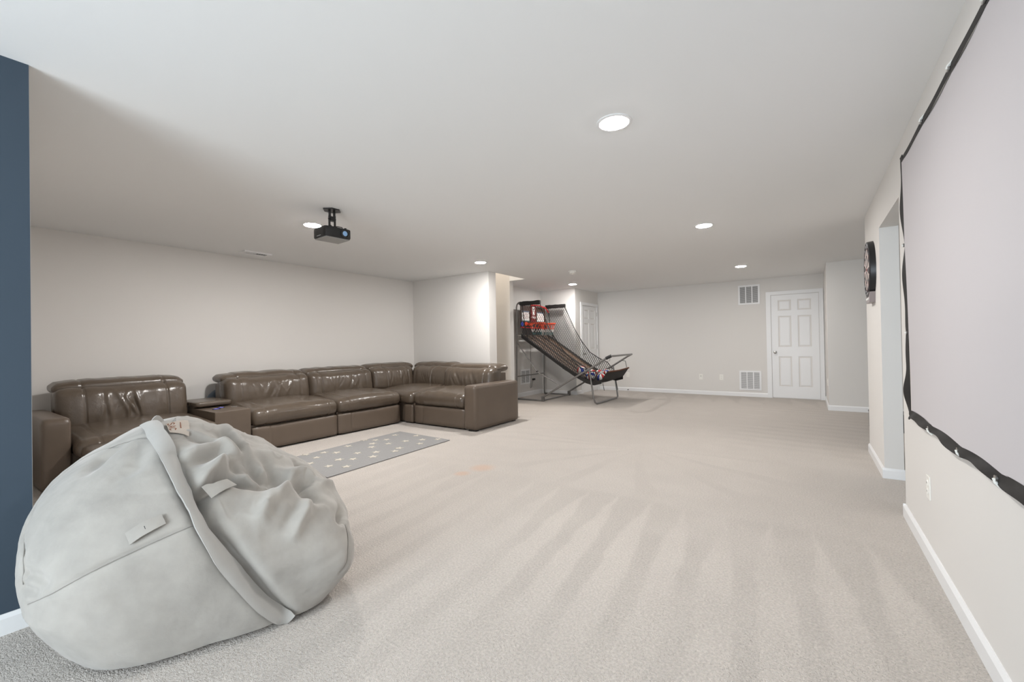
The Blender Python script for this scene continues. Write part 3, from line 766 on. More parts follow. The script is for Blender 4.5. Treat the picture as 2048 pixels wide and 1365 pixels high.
# ================================================================== star rug
ra = -.0498; RO = Vector((-3.661, 3.932, 0)); dl = Vector((.0498, -.9988, 0)); dw = Vector((-.9988, -.0498, 0)); dw = Vector((-.999, .045, 0))
RUGM = mat('grey_rug_pile', srgb(146, 145, 144), .97, spec=.1, bump=(150, .5, .004), var=(60, .06))
STARM = mat('cream_rug_pile', srgb(196, 189, 178), .97, spec=.1, bump=(150, .4, .004))
rug = thing('star_rug', RO + dl*.85 + dw*.485, 'grey rug with small cream stars in front of the sectional', 'rug')
P_, F_ = softbox((0, 0, .0005), (1.70, .97, .012), (.006, .006, .005), (24, 14, 2))
MB().add(P_, F_).build('rug_field', RUGM, rug, tf=lambda p: RO + dl*p[0] + dw*p[1] + Vector((0, 0, p[2])), smooth=True)
STARS = [(-4.528, 2.58), (-4.307, 2.569), (-4.437, 2.735), (-4.314, 2.808), (-4.475, 3.063), (-4.089, 2.915), (-4.023, 2.646), (-3.913, 2.735), (-3.814, 2.908), (-3.725, 2.53),
         (-3.891, 2.449), (-4.578, 3.368), (-4.456, 3.438), (-4.328, 3.296), (-4.188, 3.175), (-3.947, 3.05), (-4.158, 3.395), (-4.358, 3.528), (-3.798, 3.189), (-3.869, 3.307),
         (-4.478, 3.764), (-4.082, 3.592), (-4.205, 3.886), (-3.961, 3.758), (-3.826, 3.589), (-3.81, 3.87), (-4.45, 2.36), (-4.15, 2.40)]
for k, (sx_, sy_) in enumerate(STARS):
    ph = 1.1+random.uniform(-.6, .6); rr = random.uniform(.050, .062)
    poly = [((rr if i % 2 == 0 else rr*.42)*math.cos(ph+i*math.pi/5), (rr if i % 2 == 0 else rr*.42)*math.sin(ph+i*math.pi/5)) for i in range(10)]
    MB().prism(poly, lambda p, t: (sx_+p[0], sy_+p[1], .0105+.004*t)).build('star', STARM, rug)

# ================================================================== black box in the side hall
hb = thing('storage_bin', (.83, 7.24, 0), 'low black bin mostly hidden behind the dartboard post', 'bin')
MB().box((.652, 7.07, .0), (1.01, 7.42, .20)).build('bin_body', BLACK, hb, bevel=.008)
MB().box((.648, 7.06, .20), (1.014, 7.43, .225)).build('bin_lid', BLACK, hb, bevel=.006)

# ================================================================== giant beanbag
# shape given in its own axes: a (across), d (away), z (up)
BC = Vector((-2.555, .955, 0)); BA = Vector((.350, .937, 0)); BD = Vector((-.937, .350, 0))
OUT=[(.575,.163,-.22),(.59,.335,-.18),(.488,.482,-.14),(.323,.608,-.08),(.163,.696,-.03),(.01,.772,0),(-.163,.836,0),(-.268,.819,0),(-.394,.759,0),(-.511,.69,0),(-.625,.57,0),(-.660,.478,0),(-.655,.352,0),(-.605,.222,0),(-.545,.113,.0),(-.45,-.02,.02),(-.25,-.12,.0),(0,-.14,0),(.32,-.12,-.05),(.46,-.02,-.13)]
BZC, RDF, RDB = .33, .685, .60
CREASE = [
    (-0.035, 0.028, [(-0.141,-0.378,0.735),(-0.092,-0.493,0.65),(-0.043,-0.585,0.556),(-0.011,-0.645,0.481),(0.05,-0.681,0.372),(0.114,-0.685,0.258),(0.182,-0.681,0.135),(0.245,-0.661,0.042)]),
    (0.022, 0.03, [(-0.106,-0.401,0.718),(-0.05,-0.365,0.721),(0.019,-0.312,0.714),(0.091,-0.33,0.679),(0.127,-0.362,0.647),(0.125,-0.434,0.609)]),
    (0.022, 0.03, [(-0.021,-0.48,0.636),(0.017,-0.418,0.661),(0.052,-0.374,0.674),(0.078,-0.389,0.656)]),
    (-0.03, 0.028, [(0.058,-0.392,0.663),(0.087,-0.416,0.636),(0.123,-0.44,0.606)]),
    (-0.022, 0.03, [(-0.087,-0.422,0.701),(-0.031,-0.39,0.699),(0.028,-0.352,0.693),(0.079,-0.362,0.67)]),
    (0.02, 0.025, [(-0.083,-0.229,0.786),(-0.012,-0.266,0.745),(0.05,-0.302,0.707),(0.101,-0.337,0.671)]),
    (0.022, 0.03, [(0.045,-0.036,0.761),(0.095,-0.227,0.712),(0.141,-0.353,0.645)]),
    (-0.02, 0.02, [(-0.086,-0.257,0.779),(-0.032,-0.278,0.75),(0.009,-0.287,0.728)]),
    (-0.03, 0.028, [(0.045,-0.155,0.749),(0.072,-0.274,0.709),(0.112,-0.331,0.668),(0.139,-0.383,0.632)]),
    (0.02, 0.03, [(-0.055,-0.522,0.615),(-0.004,-0.457,0.644),(0.035,-0.389,0.672)]),
    (0.022, 0.026, [(0.06,-0.432,0.638),(0.109,-0.445,0.609),(0.174,-0.477,0.569)]),
    (-0.04, 0.022, [(-0.04,-0.59,0.552),(-0.032,-0.54,0.589),(0.011,-0.492,0.612),(0.074,-0.47,0.606),(0.167,-0.482,0.567)]),
    (-0.03, 0.025, [(0.167,-0.482,0.567),(0.226,-0.475,0.549),(0.287,-0.425,0.554)]),
    (0.022, 0.022, [(0.307,-0.386,0.561),(0.263,-0.496,0.527),(0.219,-0.573,0.495),(0.177,-0.62,0.466)]),
    (0.014, 0.02, [(0.221,-0.493,0.539),(0.186,-0.571,0.502),(0.155,-0.618,0.471)]),
    (-0.035, 0.025, [(0.328,-0.453,0.527),(0.387,-0.4,0.519)]),
    (-0.03, 0.03, [(0.331,-0.458,0.524),(0.369,-0.5,0.49),(0.399,-0.527,0.462)]),
    (0.02, 0.022, [(0.356,-0.555,0.467),(0.336,-0.606,0.439),(0.281,-0.667,0.377)]),
    (0.018, 0.025, [(0.425,-0.409,0.492),(0.507,-0.31,0.436)]),
    (-0.035, 0.02, [(0.525,-0.491,0.376),(0.494,-0.585,0.362)]),
    (-0.03, 0.028, [(0.128,-0.355,0.649),(0.171,-0.426,0.6),(0.213,-0.432,0.582),(0.271,-0.406,0.569)]),
    (0.018, 0.025, [(0.306,-0.366,0.57),(0.378,-0.329,0.543),(0.413,-0.362,0.514)]),
    (-0.022, 0.022, [(0.212,-0.33,0.63),(0.237,-0.379,0.598),(0.26,-0.404,0.575)]),
    (-0.022, 0.018, [(0.359,-0.191,0.58),(0.372,-0.265,0.561),(0.394,-0.284,0.543)]),
    (-0.012, 0.02, [(0.235,-0.552,0.505),(0.216,-0.596,0.48),(0.203,-0.622,0.461)]),
    (-0.012, 0.02, [(0.319,-0.534,0.493),(0.295,-0.596,0.461),(0.258,-0.639,0.43)]),
    (-0.012, 0.016, [(-0.572,-0.445,0.389),(-0.516,-0.531,0.388),(-0.478,-0.574,0.371)]),
    (-0.012, 0.014, [(-0.575,-0.452,0.342),(-0.506,-0.558,0.343)]),
    (-0.006, 0.007, [(-0.538,-0.52,0.299),(-0.464,-0.594,0.344),(-0.331,-0.64,0.416),(-0.194,-0.652,0.464),(-0.06,-0.645,0.498)]),
    (-0.007, 0.007, [(-0.572,-0.458,0.348),(-0.565,-0.462,0.381),(-0.574,-0.416,0.434),(-0.601,-0.295,0.487),(-0.583,-0.267,0.538),(-0.563,-0.082,0.619),(-0.461,-0.06,0.712),(-0.336,-0.155,0.77),(-0.275,-0.19,0.789),(-0.212,-0.234,0.793)]),
    (-0.015, 0.03, [(-0.334,-0.171,0.767),(-0.392,-0.197,0.729),(-0.427,-0.257,0.686)]),
    (-0.012, 0.03, [(-0.244,-0.252,0.779),(-0.262,-0.381,0.705),(-0.306,-0.393,0.676)]),
    (-0.006, 0.007, [(0.519,-0.58,0.337),(0.521,-0.618,0.292),(0.505,-0.663,0.235),(0.491,-0.672,0.191),(0.463,-0.676,0.162)])]
BAND = [[-0.218, -0.168, 0.811], [-0.193, -0.266, 0.785], [-0.161, -0.373, 0.737], [-0.116, -0.481, 0.662], [-0.074, -0.578, 0.571], [-0.034, -0.657, 0.472], [0.026, -0.683, 0.361], [0.089, -0.685, 0.247], [0.164, -0.679, 0.121], [0.241, -0.657, 0.031]]
TAG1 = [[-0.263, -0.612, 0.506], [-0.161, -0.601, 0.545], [-0.147, -0.628, 0.515], [-0.248, -0.639, 0.471]]
TAG2 = [[-0.035, -0.537, 0.593], [0.052, -0.483, 0.606], [0.086, -0.507, 0.573], [-0.004, -0.566, 0.553]]
LABEL = [[-0.18, -0.144, 0.821], [-0.102, -0.077, 0.82], [-0.09, -0.259, 0.78], [-0.158, -0.247, 0.794]]
def bag_base(n):
    na, nd, nz = n[:, 0], n[:, 1], n[:, 2]
    o = np.array(OUT); oa = o[:, 0]*.968; oz = o[:, 1]-BZC
    ang = np.unwrap(np.arctan2(oz, oa)); rr = np.hypot(oa, oz)
    ang = np.concatenate([ang-2*np.pi, ang, ang+2*np.pi]); rr = np.tile(rr, 3); ds = np.tile(o[:, 2], 3)
    g = np.linspace(-np.pi, np.pi, 721)
    def sm(y):
        yy = np.interp(g, ang, y); k = np.exp(-np.linspace(-2, 2, 41)**2); k /= k.sum()
        return np.convolve(np.tile(yy[:-1], 3), k, 'same')[720:1440]
    RR = sm(rr); SS = sm(ds); ph = np.arctan2(nz, na); c = np.hypot(na, nz)
    r = np.interp(ph, g[:-1], RR, period=2*np.pi); s = np.interp(ph, g[:-1], SS, period=2*np.pi)
    e = .5+.42*np.clip((nz+.15)*1.6, 0, 1)
    cc = c**e; sn = np.sign(nd)*np.abs(nd)**e; rd = np.where(nd < 0, RDF, RDB)
    return np.stack([r*cc*np.cos(ph), sn*rd*(1-.18*np.clip(nz, 0, 1))+c*c*s, BZC+r*cc*np.sin(ph)], 1)
def cube_sphere(n):
    t = np.tan(np.linspace(-np.pi/4, np.pi/4, n+1)); V = []; F = []; idx = {}
    def vid(p):
        k = (round(p[0], 6), round(p[1], 6), round(p[2], 6))
        if k not in idx: idx[k] = len(V); V.append(p)
        return idx[k]
    for ax in range(3):
        for sg in (-1, 1):
            ids = [[0]*(n+1) for _ in range(n+1)]
            for i in range(n+1):
                for j in range(n+1):
                    p = [0, 0, 0]; p[ax] = sg; p[(ax+1) % 3] = t[i]; p[(ax+2) % 3] = t[j]; ids[i][j] = vid(p)
            for i in range(n):
                for j in range(n):
                    q = (ids[i][j], ids[i+1][j], ids[i+1][j+1], ids[i][j+1]); F.append(q if sg > 0 else q[::-1])
    V = np.array(V, float); V /= np.linalg.norm(V, axis=1)[:, None]
    return V, F
def seg_dist(Q, pts):
    pts = np.asarray(pts, float); best = np.full(len(Q), 9.0); tt = np.zeros(len(Q)); n = len(pts)-1
    for i in range(n):
        a, b_ = pts[i], pts[i+1]; ab = b_-a; t = np.clip(((Q-a)@ab)/(ab@ab+1e-12), 0, 1)
        d = np.linalg.norm(Q-(a+t[:, None]*ab), axis=1); m = d < best
        best[m] = d[m]; tt[m] = ((i+t)/n)[m]
    return best, tt
def vnormals(P, F):
    Fq = np.array(F); N = np.zeros_like(P); fn = np.cross(P[Fq[:, 2]]-P[Fq[:, 0]], P[Fq[:, 3]]-P[Fq[:, 1]])
    for k in range(4): np.add.at(N, Fq[:, k], fn)
    N /= np.linalg.norm(N, axis=1)[:, None]+1e-12
    c = P.mean(0)
    if ((P-c)*N).sum() < 0: N = -N
    return N
def lat_noise(Q, seed, scale):
    g = np.random.default_rng(seed); y = np.zeros(len(Q))
    for i in range(7):
        k = g.normal(size=3)*scale*(1+.5*i); y += np.sin(Q@k+g.uniform(0, 6.28))/(1+.5*i)
    return y
bag = thing('giant_beanbag', BC, 'huge pale grey suede beanbag slumped in the left foreground', 'beanbag')
BV, BF = cube_sphere(150)
BP = bag_base(BV); BN = vnormals(BP, BF)
hh = np.zeros(len(BP))
for amp, wd, pts in CREASE:
    d, t = seg_dist(BP, pts)
    big = abs(amp) > .013
    hh += amp*(1.9 if big else 1.7)*np.exp(-(d/(wd*(1.15 if big else 1.3)))**2)*np.sin(np.pi*np.clip(t*.86+.07, 0, 1))**.5
# slack cloth on the folded right half, taut panel on the left half
dband, _ = seg_dist(BP, BAND)
side = (BP[:, 0] - np.interp(-BP[:, 2], -np.array(BAND)[:, 2], np.array(BAND)[:, 0]))
slack = np.clip(side/.10, 0, 1)
hh += slack*(.005*lat_noise(BP, 3, 8)+.0012*lat_noise(BP, 5, 24)) + (1-slack)*(.0025*lat_noise(BP, 8, 6)+.0007*lat_noise(BP, 9, 28))
rid = np.abs(lat_noise(BP*np.array([1.6, 1, .8]), 12, 11)); hh += slack*np.clip(.45-rid, 0, .45)*.008*np.clip((BP[:, 2]-.25)/.3, 0, 1)
BP = BP+BN*hh[:, None]
BP[:, 2] = np.where(BP[:, 2] < .02, np.maximum(BP[:, 2]*.12+.0176, .004), BP[:, 2])
bag_tf = lambda p: BC + BA*float(p[0]) + BD*float(p[1]) + Vector((0, 0, float(p[2])))
MB().add(BP, BF).build('cover', SUEDE, bag, tf=bag_tf, smooth=True, angle=180)
BN = vnormals(BP, BF)
def on_bag(p, lift=.0):
    q = np.asarray(p, float); d = np.linalg.norm(BP-q, axis=1); k = np.argsort(d)[:12]; wt = 1/(d[k]+1e-3); wt /= wt.sum()
    nn = (BN[k]*wt[:, None]).sum(0); nn /= np.linalg.norm(nn)
    off = ((BP[k]-q)@nn*wt).sum()
    return q+nn*(off+lift), nn
def resample(pts, n):
    pts = np.asarray(pts, float); L = np.concatenate([[0], np.cumsum(np.linalg.norm(np.diff(pts, axis=0), axis=1))]); s = np.linspace(0, L[-1], n)
    P = np.stack([np.interp(s, L, pts[:, k]) for k in range(3)], 1)
    for _ in range(6): P[1:-1] = .25*P[:-2]+.5*P[1:-1]+.25*P[2:]
    return P
def strip(pts, width, lift, n=40, m=6, thick=.006, arch=.004):
    C_ = resample(pts, n); g = np.zeros((n, m+1, 3)); T_ = np.gradient(C_, axis=0)
    for i in range(n):
        q, nn = on_bag(C_[i]); t = T_[i]/np.linalg.norm(T_[i]); b_ = np.cross(t, nn); b_ /= np.linalg.norm(b_)
        for j in range(m+1):
            u = j/m*2-1; p, n2 = on_bag(q+b_*u*width/2); 
            p = .5*(q+b_*u*width/2)+.5*p
            g[i, j] = p+nn*(lift+arch*(1-u*u))
    return g
MB().grid(strip([(-.245, -.10, .835)]+BAND+[(.262, -.648, .012)], .062, .012, 60, 8, arch=.006), thick=.008).build('seam_band', SUEDE_BAND, bag, tf=bag_tf, smooth=True, angle=60)
def patch(quad, lift, n=14, m=8, sagc=.0, hug=1.0):
    q = np.array(quad, float); g = np.zeros((n+1, m+1, 3)); nq = on_bag(q.mean(0))[1]
    for i in range(n+1):
        for j in range(m+1):
            u, v = i/n, j/m; p = (q[0]*(1-u)+q[1]*u)*(1-v)+(q[3]*(1-u)+q[2]*u)*v
            pp, nn = on_bag(p); g[i, j] = pp*hug+p*(1-hug)+(nn if hug == 1 else nq)*(lift+sagc*math.sin(math.pi*u))
    return g
for k, tg in enumerate((TAG1, TAG2)):
    h_ = MB().grid(patch(tg, (.007, .016)[k], sagc=(.010, .006)[k], hug=(1.0, .25)[k]), thick=.004).build('pull_handle', SUEDE, bag, tf=bag_tf, smooth=True, angle=60)
    q = np.array(tg, float); a = q.mean(0); e = (q[3]-q[0])*.13
    p0, n0 = on_bag(a-e); p1, _ = on_bag(a+e)
    MB().tube([p0+n0*(.0195, .026)[k], p1+n0*(.0195, .026)[k]], .0022, 6).build('handle_stitch', SLOT, h_, tf=bag_tf)
lab = MB().grid(patch(LABEL, .006), thick=.002).build('label_patch', mat('tan_label', srgb(184, 172, 160), .9), bag, tf=bag_tf, smooth=True, angle=60)
LBL = np.array(LABEL, float)
def label_pt(u, v):
    p = (LBL[0]*(1-u)+LBL[1]*u)*(1-v)+(LBL[3]*(1-u)+LBL[2]*u)*v; pp, nn = on_bag(p); return pp+nn*.0075
BRN = mat('brown_thread', srgb(128, 74, 44), .8)
GL = {'S': [[(.9, .15), (.5, 0), (.1, .2), (.3, .45), (.7, .55), (.9, .8), (.5, 1), (.1, .85)]], 'A': [[(0, 1), (.5, 0), (1, 1)], [(.2, .65), (.8, .65)]], 'C': [[(.95, .2), (.5, 0), (.1, .3), (.1, .7), (.5, 1), (.95, .8)]]}
for k, ch in enumerate('SAC'):
    mb = MB()
    for st in GL[ch]:
        # letters run down the patch, their tops towards the right
        mb.tube([label_pt(.06+.30*(1-y), .12+k*.26+.20*x) for x, y in st], .0022, 5)
    mb.build('label_letter', BRN, lab, tf=bag_tf)
MB().tube([label_pt(.62, .25), label_pt(.60, .75)], .002, 5).build('label_line', BRN, lab, tf=bag_tf)
# little folded collar at the crown
cl = []
for i in range(15):
    a = i/14; row = []
    for j in range(5):
        v = j/4; row.append((-.235+.085*a, -.10+.05*math.sin(a*3.0)+.01*v, .826+.022*math.sin(a*math.pi*2.2)*v-.010*a+.020*v))
    cl.append(row)
MB().grid(np.array(cl), thick=.006).build('collar_fold', SUEDE_BAND, bag, tf=bag_tf, smooth=True, angle=60)

# stitched seams
SEAM = mat('grey_seam_thread', srgb(146, 142, 136), .9)
for amp, wd, pts in CREASE:
    if wd < .008:
        C_ = resample(pts, 40); MB().tube([on_bag(q, .0005)[0] for q in C_], .0017, 5).build('seam', SEAM, bag, tf=bag_tf, smooth=True)

# ================================================================== basketball arcade game
NY, FY = 7.58, 8.74
arc = thing('basketball_arcade', (-4.2, 8.16, 0), 'folding two hoop basketball arcade game with grey tube frame and black net ramp', 'arcade game')
TB = .0165
def tube(name, pts, r=TB, m=STEEL, parent=arc, **k): return MB().tube(pts, r, 10, **k).build(name, m, parent, smooth=True)
BXB = -5.115
for y in (NY, FY):
    tube('upright', [(BXB, y, .02), (BXB+.03, y, 1.96), (BXB+.045, y, 2.02), (BXB+.085, y, 2.055), (BXB+.14, y, 2.065)])
    tube('floor_rail', [(BXB, y, .018), (-4.47, y, .018)])
    MB().box((-4.50, y-.025, 0), (-4.445, y+.025, .10)).build('corner_bracket', mat('grey_bracket', srgb(95, 92, 90), .5), arc, bevel=.004)
    zt = .925; xt = -3.02
    tube('ramp_arm', [(-4.475, y, .085), (-3.9, y, .425), (-3.4, y, .70), (-3.10, y, .885), (xt, y, zt)], TB*1.15)
    tube('side_brace', [(BXB+.02, y, 1.225), (-4.63, y, .635), (-4.56, y, .575), (-4.06, y, .345)], .012)
    MB().lathe([(.016, -.02), (.016, .02)], (-4.60, y, .61), 'y', 10).build('brace_bolt', BLACK, arc)
tube('floor_cross_bar', [(-4.475, NY, .02), (-4.475, FY, .02)], .013)
tube('rear_cross_bar', [(BXB, NY, .49), (BXB, FY, .49)], .013)
tube('front_handle', [(-3.02, NY, .925), (-2.96, NY+.03, .93), (-2.95, NY+.10, .93), (-2.98, FY-.10, .93), (-3.0, FY-.02, .93), (-3.04, FY, .925)], TB*1.1)
tube('folding_leg', [(-3.44, NY, .675), (-3.36, NY, .12), (-3.34, NY+.02, .045), (-3.33, NY+.08, .02), (-3.32, FY-.08, .02), (-3.32, FY-.02, .045), (-3.335, FY, .12), (-3.42, FY, .69)], TB)
MB().tube([(-3.10, NY, .885), (-3.00, NY+.01, .932)], .030, 12).build('handle_grip', BLACK, arc, smooth=True)
tube('lip_hoop', [(-3.10, FY-.06, .66), (-3.14, FY-.02, .79), (-3.22, FY, .80), (-3.30, FY, .755)], .008)
tube('latch_wire', [(-3.02, NY, .90), (-3.03, NY+.01, .84), (-3.12, NY, .82), (-3.28, NY, .75)], .004)
for (x, y) in ((-3.56, FY-.25), (-3.36, FY)):
    MB().tube([(x, y-.02, .46), (x+.015, y-.02, .34), (x+.05, y-.03, .18)], .014, 6, rx=.003).build('tie_strap', BLACK_CLOTH, arc)

# ramp of mesh cloth hanging between the arms
RX = np.array([-4.98, -4.55, -4.1, -3.74, -3.52, -3.36, -3.20, -3.08]); RZ = np.array([1.375, 1.10, .805, .585, .475, .435, .475, .645])
def ramp_z(x, y):
    t = (y-NY)/(FY-NY)*2-1; s = np.interp(x, RX, RZ); sagv = np.interp(x, [-4.98, -4.2, -3.5, -3.08], [.01, .04, .06, .02])
    return s-sagv*(1-t*t)
def mesh_cloth():
    m = bpy.data.materials.new('brown_mesh_cloth'); m.use_nodes = True; nt = m.node_tree; b = nt.nodes['Principled BSDF']
    b.inputs['Base Color'].default_value = (*srgb(88, 66, 48), 1); b.inputs['Roughness'].default_value = .8
    ck = nt.nodes.new('ShaderNodeTexVoronoi'); ck.inputs['Scale'].default_value = 70; tc = nt.nodes.new('ShaderNodeTexCoord'); nt.links.new(tc.outputs['Object'], ck.inputs['Vector'])
    th = nt.nodes.new('ShaderNodeMath'); th.operation = 'GREATER_THAN'; th.inputs[1].default_value = .33; nt.links.new(ck.outputs['Distance'], th.inputs[0]); nt.links.new(th.outputs[0], b.inputs['Alpha'])
    return m
MESHC = mesh_cloth()
xs = np.concatenate([np.linspace(-4.98, -3.5, 30), np.linspace(-3.46, -3.08, 14)]); yy = np.linspace(NY+.02, FY-.02, 22)
def ramp_pts(x0, x1, y0, y1, nx, nyy, lift=0):
    X = np.linspace(x0, x1, nx); Y = np.linspace(y0, y1, nyy); g = np.zeros((nx, nyy, 3))
    for i, x in enumerate(X):
        for j, y in enumerate(Y): g[i, j] = (x, y, ramp_z(x, y)+lift)
    return g
MB().grid(ramp_pts(-4.98, -3.62, NY+.02, FY-.02, 40, 20)).build('ramp_mesh', MESHC, arc, smooth=True)
MB().grid(ramp_pts(-3.64, -3.08, NY+.005, FY-.005, 26, 20), thick=.004).build('ball_pouch', BLACK_CLOTH, arc, smooth=True)
for k, (yc, wd) in enumerate(((NY+.05, .12), (NY+.255, .05), (NY+.46, .10), (NY+.66, .045), (NY+.83, .09), (FY-.05, .11))):
    MB().grid(ramp_pts(-4.98, -3.55, yc-wd/2, yc+wd/2, 34, 3, .004), thick=.003).build('ramp_strap', BLACK_CLOTH, arc, smooth=True)
for y, sg in ((NY+.012, -1), (FY-.012, 1)):
    X_ = np.linspace(-4.98, -3.20, 40); g_ = np.zeros((40, 4, 3))
    for i, x in enumerate(X_):
        for j in range(4): g_[i, j] = (x, y, float(ramp_z(x, y))+.012-.026*j)
    MB().grid(g_, thick=.004).build('ramp_hem', BLACK_CLOTH, arc, smooth=True)
tube('pouch_lip', [(-3.075, NY+.03, .632), (-3.07, 8.16, .628), (-3.075, FY-.01, .648)], .014, mat('brown_webbing', srgb(92, 52, 30), .8))

# backboard with printed panels
BRD = mat('board_brown', srgb(74, 50, 40), .5); BRDK = mat('board_black', (.015, .013, .012), .5)
bb = MB().box((-5.035, NY+.06, 1.60), (-5.02, FY-.06, 2.01)).build('backboard', BRD, arc, bevel=.003)
for (y0, y1) in ((7.68, 7.96), (8.30, 8.60)):
    p = MB().box((-5.019, y0, 1.67), (-5.012, y1, 1.895)).build('target_panel', WHITEV, bb)
    MB().box((-5.011, y0, 1.872), (-5.009, y1, 1.893)).build('panel_stripe', mat('slate_print', srgb(70, 84, 110), .5), p)
    MB().box((-5.011, y0, 1.668), (-5.009, y1, 1.685)).build('panel_stripe', mat('teal_print', srgb(60, 96, 100), .5), p)
    for i in range(5): MB().tube([(-5.010, y0+.03+.045*i, 1.72), (-5.010, y0+.07+.045*i, 1.85)], .004, 4).build('panel_print', mat('pink_print', srgb(232, 186, 180), .5), p)
cc = MB().box((-5.019, 8.03, 1.64), (-5.008, 8.24, 2.03)).build('score_column', mat('dark_red_print', srgb(112, 26, 26), .5), bb)
MB().lathe([(.055, .0), (.055, .006), (.001, .007)], (-5.008, 8.135, 1.955), 'x', 20).build('score_dial', WHITEV, cc)
MB().lathe([(.050, .0), (.050, .006), (.001, .007)], (-5.008, 8.135, 1.862), 'x', 20).build('score_dial', WHITEV, cc)
MB().lathe([(.018, .007), (.018, .010)], (-5.008, 8.135, 1.95), 'x', 12).build('dial_mark', BRDK, cc)
zz = [(8.07, 1.755), (8.09, 1.79), (8.11, 1.745), (8.14, 1.785), (8.16, 1.74), (8.19, 1.78), (8.21, 1.75)]
MB().tube([(-5.006, y, z) for y, z in zz], .011, 6).build('logo', WHITEV, cc)
MB().box((-5.02, NY+.04, 1.53), (-5.00, FY-.04, 1.665)).build('rim_panel', BRDK, bb)
MB().box((-4.999, NY+.02, 1.525), (-4.993, FY-.03, 1.545)).build('rim_panel_stripe', RED, bb)
MB().lathe([(.048, 0), (.045, .006), (.001, .007)], (-4.999, NY+.075, 1.605), 'x', 18).build('printed_ball', BLUEV, bb)
MB().box((-4.999, 7.76, 1.575), (-4.992, 7.86, 1.655)).build('printed_patch', ORANGE, bb)
MB().box((-5.02, 7.70, 1.375), (-5.005, 8.45, 1.53)).build('ball_guard', BRDK, bb)
tube('board_cross_bar', [(-5.06, NY, 1.352), (-5.05, 8.1, 1.372), (-5.05, FY, 1.352)], .014, mat('pale_tube', srgb(170, 166, 160), .4, metal=.3))
tube('top_cross_bar', [(-5.03, NY+.02, 2.03), (-5.03, FY-.02, 2.03)], .014)
MB().tube([(-4.985, 8.0, 2.03), (-4.95, 8.30, 2.035), (-4.93, 8.55, 1.99), (-4.95, FY-.04, 1.90)], .014, 8).build('red_cable', RED, arc, smooth=True)
tr = MB(); tr.prism([(0, 0)]+[(.16*math.cos(a), .16*math.sin(a)) for a in np.linspace(-math.pi/2, math.pi/2, 13)], lambda p, k: (-5.10+p[0], 7.82+p[1], 1.235+.03*k)).build('half_round_shelf', WHITEV, arc)

# two hoops with coloured nets
def hoop(cx, cy):
    rr = .165; z = 1.625
    h = tube('rim', [(cx+rr*math.cos(a), cy+rr*math.sin(a), z) for a in np.linspace(0, 2*math.pi, 33)[:-1]], .011, ORANGE, closed=True)
    MB().box((cx-rr-.06, cy-.06, z-.045), (cx-rr+.012, cy+.06, z+.012)).build('rim_bracket', ORANGE, h, bevel=.004)
    n = 12; lv = [(0, 1.0), (.065, .86), (.13, .72), (.19, .62), (.25, .58)]
    for part, (l0, l1, m_) in enumerate(((0, 2, ORANGE), (2, 3, WHITEV), (3, 4, mat('teal_cord', srgb(60, 110, 110), .7)))):
        nm = MB()
        for lev in range(l0, l1):
            (d0, s0), (d1, s1) = lv[lev], lv[lev+1]
            for k in range(n):
                a0 = 2*math.pi*(k+.5*(lev % 2))/n
                for sg in (-.5, .5):
                    a1 = a0+2*math.pi*sg/n
                    nm.tube([(cx+rr*s0*math.cos(a0), cy+rr*s0*math.sin(a0), z-d0), (cx+rr*s1*math.cos(a1), cy+rr*s1*math.sin(a1), z-d1)], .0042, 4)
        no = nm.build('hoop_net', m_, h); no['kind'] = 'stuff'
hoop(-4.80, 7.93); hoop(-4.80, 8.42)

# side nets hung from padded top bars
def side_net(y, top, front, bottom):
    """top: (x0, x1, z); front: polyline from the pad tip down to the pouch; bottom: along the ramp edge"""
    x0, x1, zt = top
    P_, F_ = softbox((x0, y-.03, zt-.085), (x1, y+.03, zt), (.012, .02, .012), (10, 3, 4), None, lambda P, U, N: P+N*(.004*noise1(P[:, 0]*22, int(y*10), 5))[:, None])
    MB().add(P_, F_).build('net_pad', BLACK_CLOTH, arc, smooth=True)
    tube('net_cord', [(x, y, z) for x, z in front], .008, BLACK_CLOTH)
    tube('net_cord', [(x0+.06, y, zt-.08), (x0+.11, y, 1.6), (x0+.19, y, 1.27)], .008, BLACK_CLOTH)
    poly = [(x0, zt-.08)]+[(x, z) for x, z in front]+[(x, float(np.interp(x, RX, RZ))) for x in np.linspace(front[-1][0], x0+.02, 12)]
    def clip(px, pz, dx, dz):
        ts = []
        for i in range(len(poly)):
            (ax, az), (bx, bz) = poly[i], poly[(i+1) % len(poly)]
            ex, ez = bx-ax, bz-az; den = dx*ez-dz*ex
            if abs(den) < 1e-9: continue
            t = ((ax-px)*ez-(az-pz)*ex)/den; u = ((ax-px)*dz-(az-pz)*dx)/den
            if 0 <= u < 1: ts.append(t)
        ts.sort(); return list(zip(ts[0::2], ts[1::2]))
    nm = MB()
    for sgn in (1, -1):
        dx, dz = math.cos(R(62)), sgn*math.sin(R(62))
        for k in range(-90, 130):
            px, pz = -5.2+.046*k, 1.3
            for t0, t1 in clip(px, pz, dx, dz):
                if t1-t0 < .01: continue
                m_ = max(2, int((t1-t0)/.25)+1)
                nm.tube([(px+dx*t, y+.010*math.sin(3*(px+dx*t))*math.sin(2.5*(pz+dz*t)), pz+dz*t) for t in np.linspace(t0, t1, m_)], .0042, 3, caps=False)
    no = nm.build('side_net', mat('black_net', (.02, .018, .016), .8), arc); no['kind'] = 'stuff'
side_net(NY, (-5.0, -4.50, 2.075), [(-4.505, 2.0), (-4.43, 1.78), (-4.337, 1.562), (-4.17, 1.28), (-3.984, 1.033), (-3.80, .86), (-3.633, .712), (-3.42, .64), (-3.223, .624)], None)
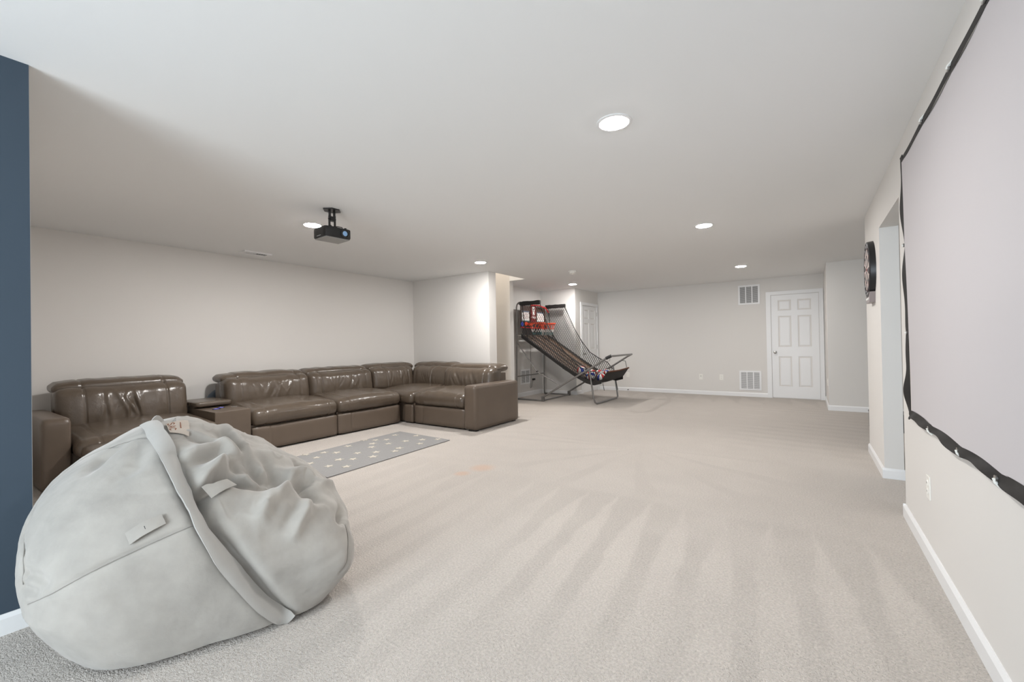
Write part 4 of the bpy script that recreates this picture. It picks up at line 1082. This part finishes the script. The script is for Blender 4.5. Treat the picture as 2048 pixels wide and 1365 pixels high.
side_net(FY, (-5.04, -4.53, 2.078), [(-4.535, 2.0), (-4.42, 1.74), (-4.294, 1.48), (-4.12, 1.20), (-3.941, .974), (-3.74, .85), (-3.541, .758), (-3.432, .621)], None)

# --- basketballs in the pouch
def basketball(name, x, y, cols, rot, label, lift=0.0, r=.088):
    z = float(ramp_z(x, y)); best = z
    for a in range(12):
        for q in (.4, .8):
            xx, yb = x+r*q*math.cos(a*math.pi/6), y+r*q*math.sin(a*math.pi/6)
            if xx > -3.09: continue
            best = max(best, float(ramp_z(xx, yb))+math.sqrt(1-q*q)*r-r)
    zc = best+r+.007+lift
    b_ = thing(name, (x, y, zc-r), label, 'basketball', 'mini basketballs in the pouch')
    bm_ = MB(); n, m_ = 24, 14; V = []; F = []; mi = []
    for i in range(m_+1):
        th = math.pi*i/m_
        for k in range(n): V.append((r*math.sin(th)*math.cos(2*math.pi*k/n), r*math.sin(th)*math.sin(2*math.pi*k/n), r*math.cos(th)))
    for i in range(m_):
        for k in range(n):
            F.append((i*n+k, i*n+(k+1) % n, (i+1)*n+(k+1) % n, (i+1)*n+k)); mi.append((k//3) % len(cols))
    bm_.v = V; bm_.f = F; bm_.mi = mi
    M_ = Matrix.Rotation(rot[0], 3, 'X') @ Matrix.Rotation(rot[1], 3, 'Z')
    tf = lambda p: M_ @ Vector(p) + Vector((x, y, zc))
    bm_.build('ball_skin', cols, b_, tf=tf, smooth=True, angle=180)
    for k in range(4):
        a = math.pi*k/4
        MB().tube([(r*1.003*math.sin(t)*math.cos(a), r*1.003*math.sin(t)*math.sin(a), r*1.003*math.cos(t)) for t in np.linspace(0, 2*math.pi, 25)[:-1]], .0022, 4, closed=True).build('seam', SLOT, b_, tf=tf)
C3 = [RED, WHITEV, BLUEV, WHITEV]; C2 = [RED, WHITEV, RED, WHITEV]
basketball('basketball', -3.70, 7.78, C3, (.6, .4), 'red white and blue basketball highest up the ramp')
basketball('basketball', -3.50, 7.76, C3, (1.2, 1.5), 'basketball with a blue panel facing out by the folding leg')
basketball('basketball', -3.565, 7.975, C2, (.9, .2), 'red and white basketball right behind the folding leg', .006)
basketball('basketball', -3.37, 7.99, C3, (.4, 2.2), 'red white and blue basketball low in the middle of the pouch')
basketball('basketball', -3.50, 8.20, C2, (1.4, .9), 'red and white basketball toward the far side of the pouch', .03)
basketball('basketball', -3.44, 8.40, C3, (.7, 1.1), 'pale basketball at the far end of the pouch', .04)

# --- power cord and adapter on the niche wall
pc = thing('power_cord', (X4, 8.38, .16), 'thin dark power cord hanging behind the arcade game', 'cord')
MB().tube([(X4+.012, 8.39, 1.55), (X4+.010, 8.385, 1.16), (X4+.012, 8.40, .7), (X4+.012, 8.385, .33), (X4+.02, 8.34, .20), (X4+.022, 8.35, .165), (X4+.02, 8.40, .19), (X4+.015, 8.43, .28), (X4+.012, 8.49, .355)], .0035, 6).build('wire', mat('dark_wire', (.09, .08, .075), .6), pc, smooth=True)
MB().box((X4, 8.455, .338), (X4+.035, 8.545, .378)).build('adapter', BLACK, pc, bevel=.004)
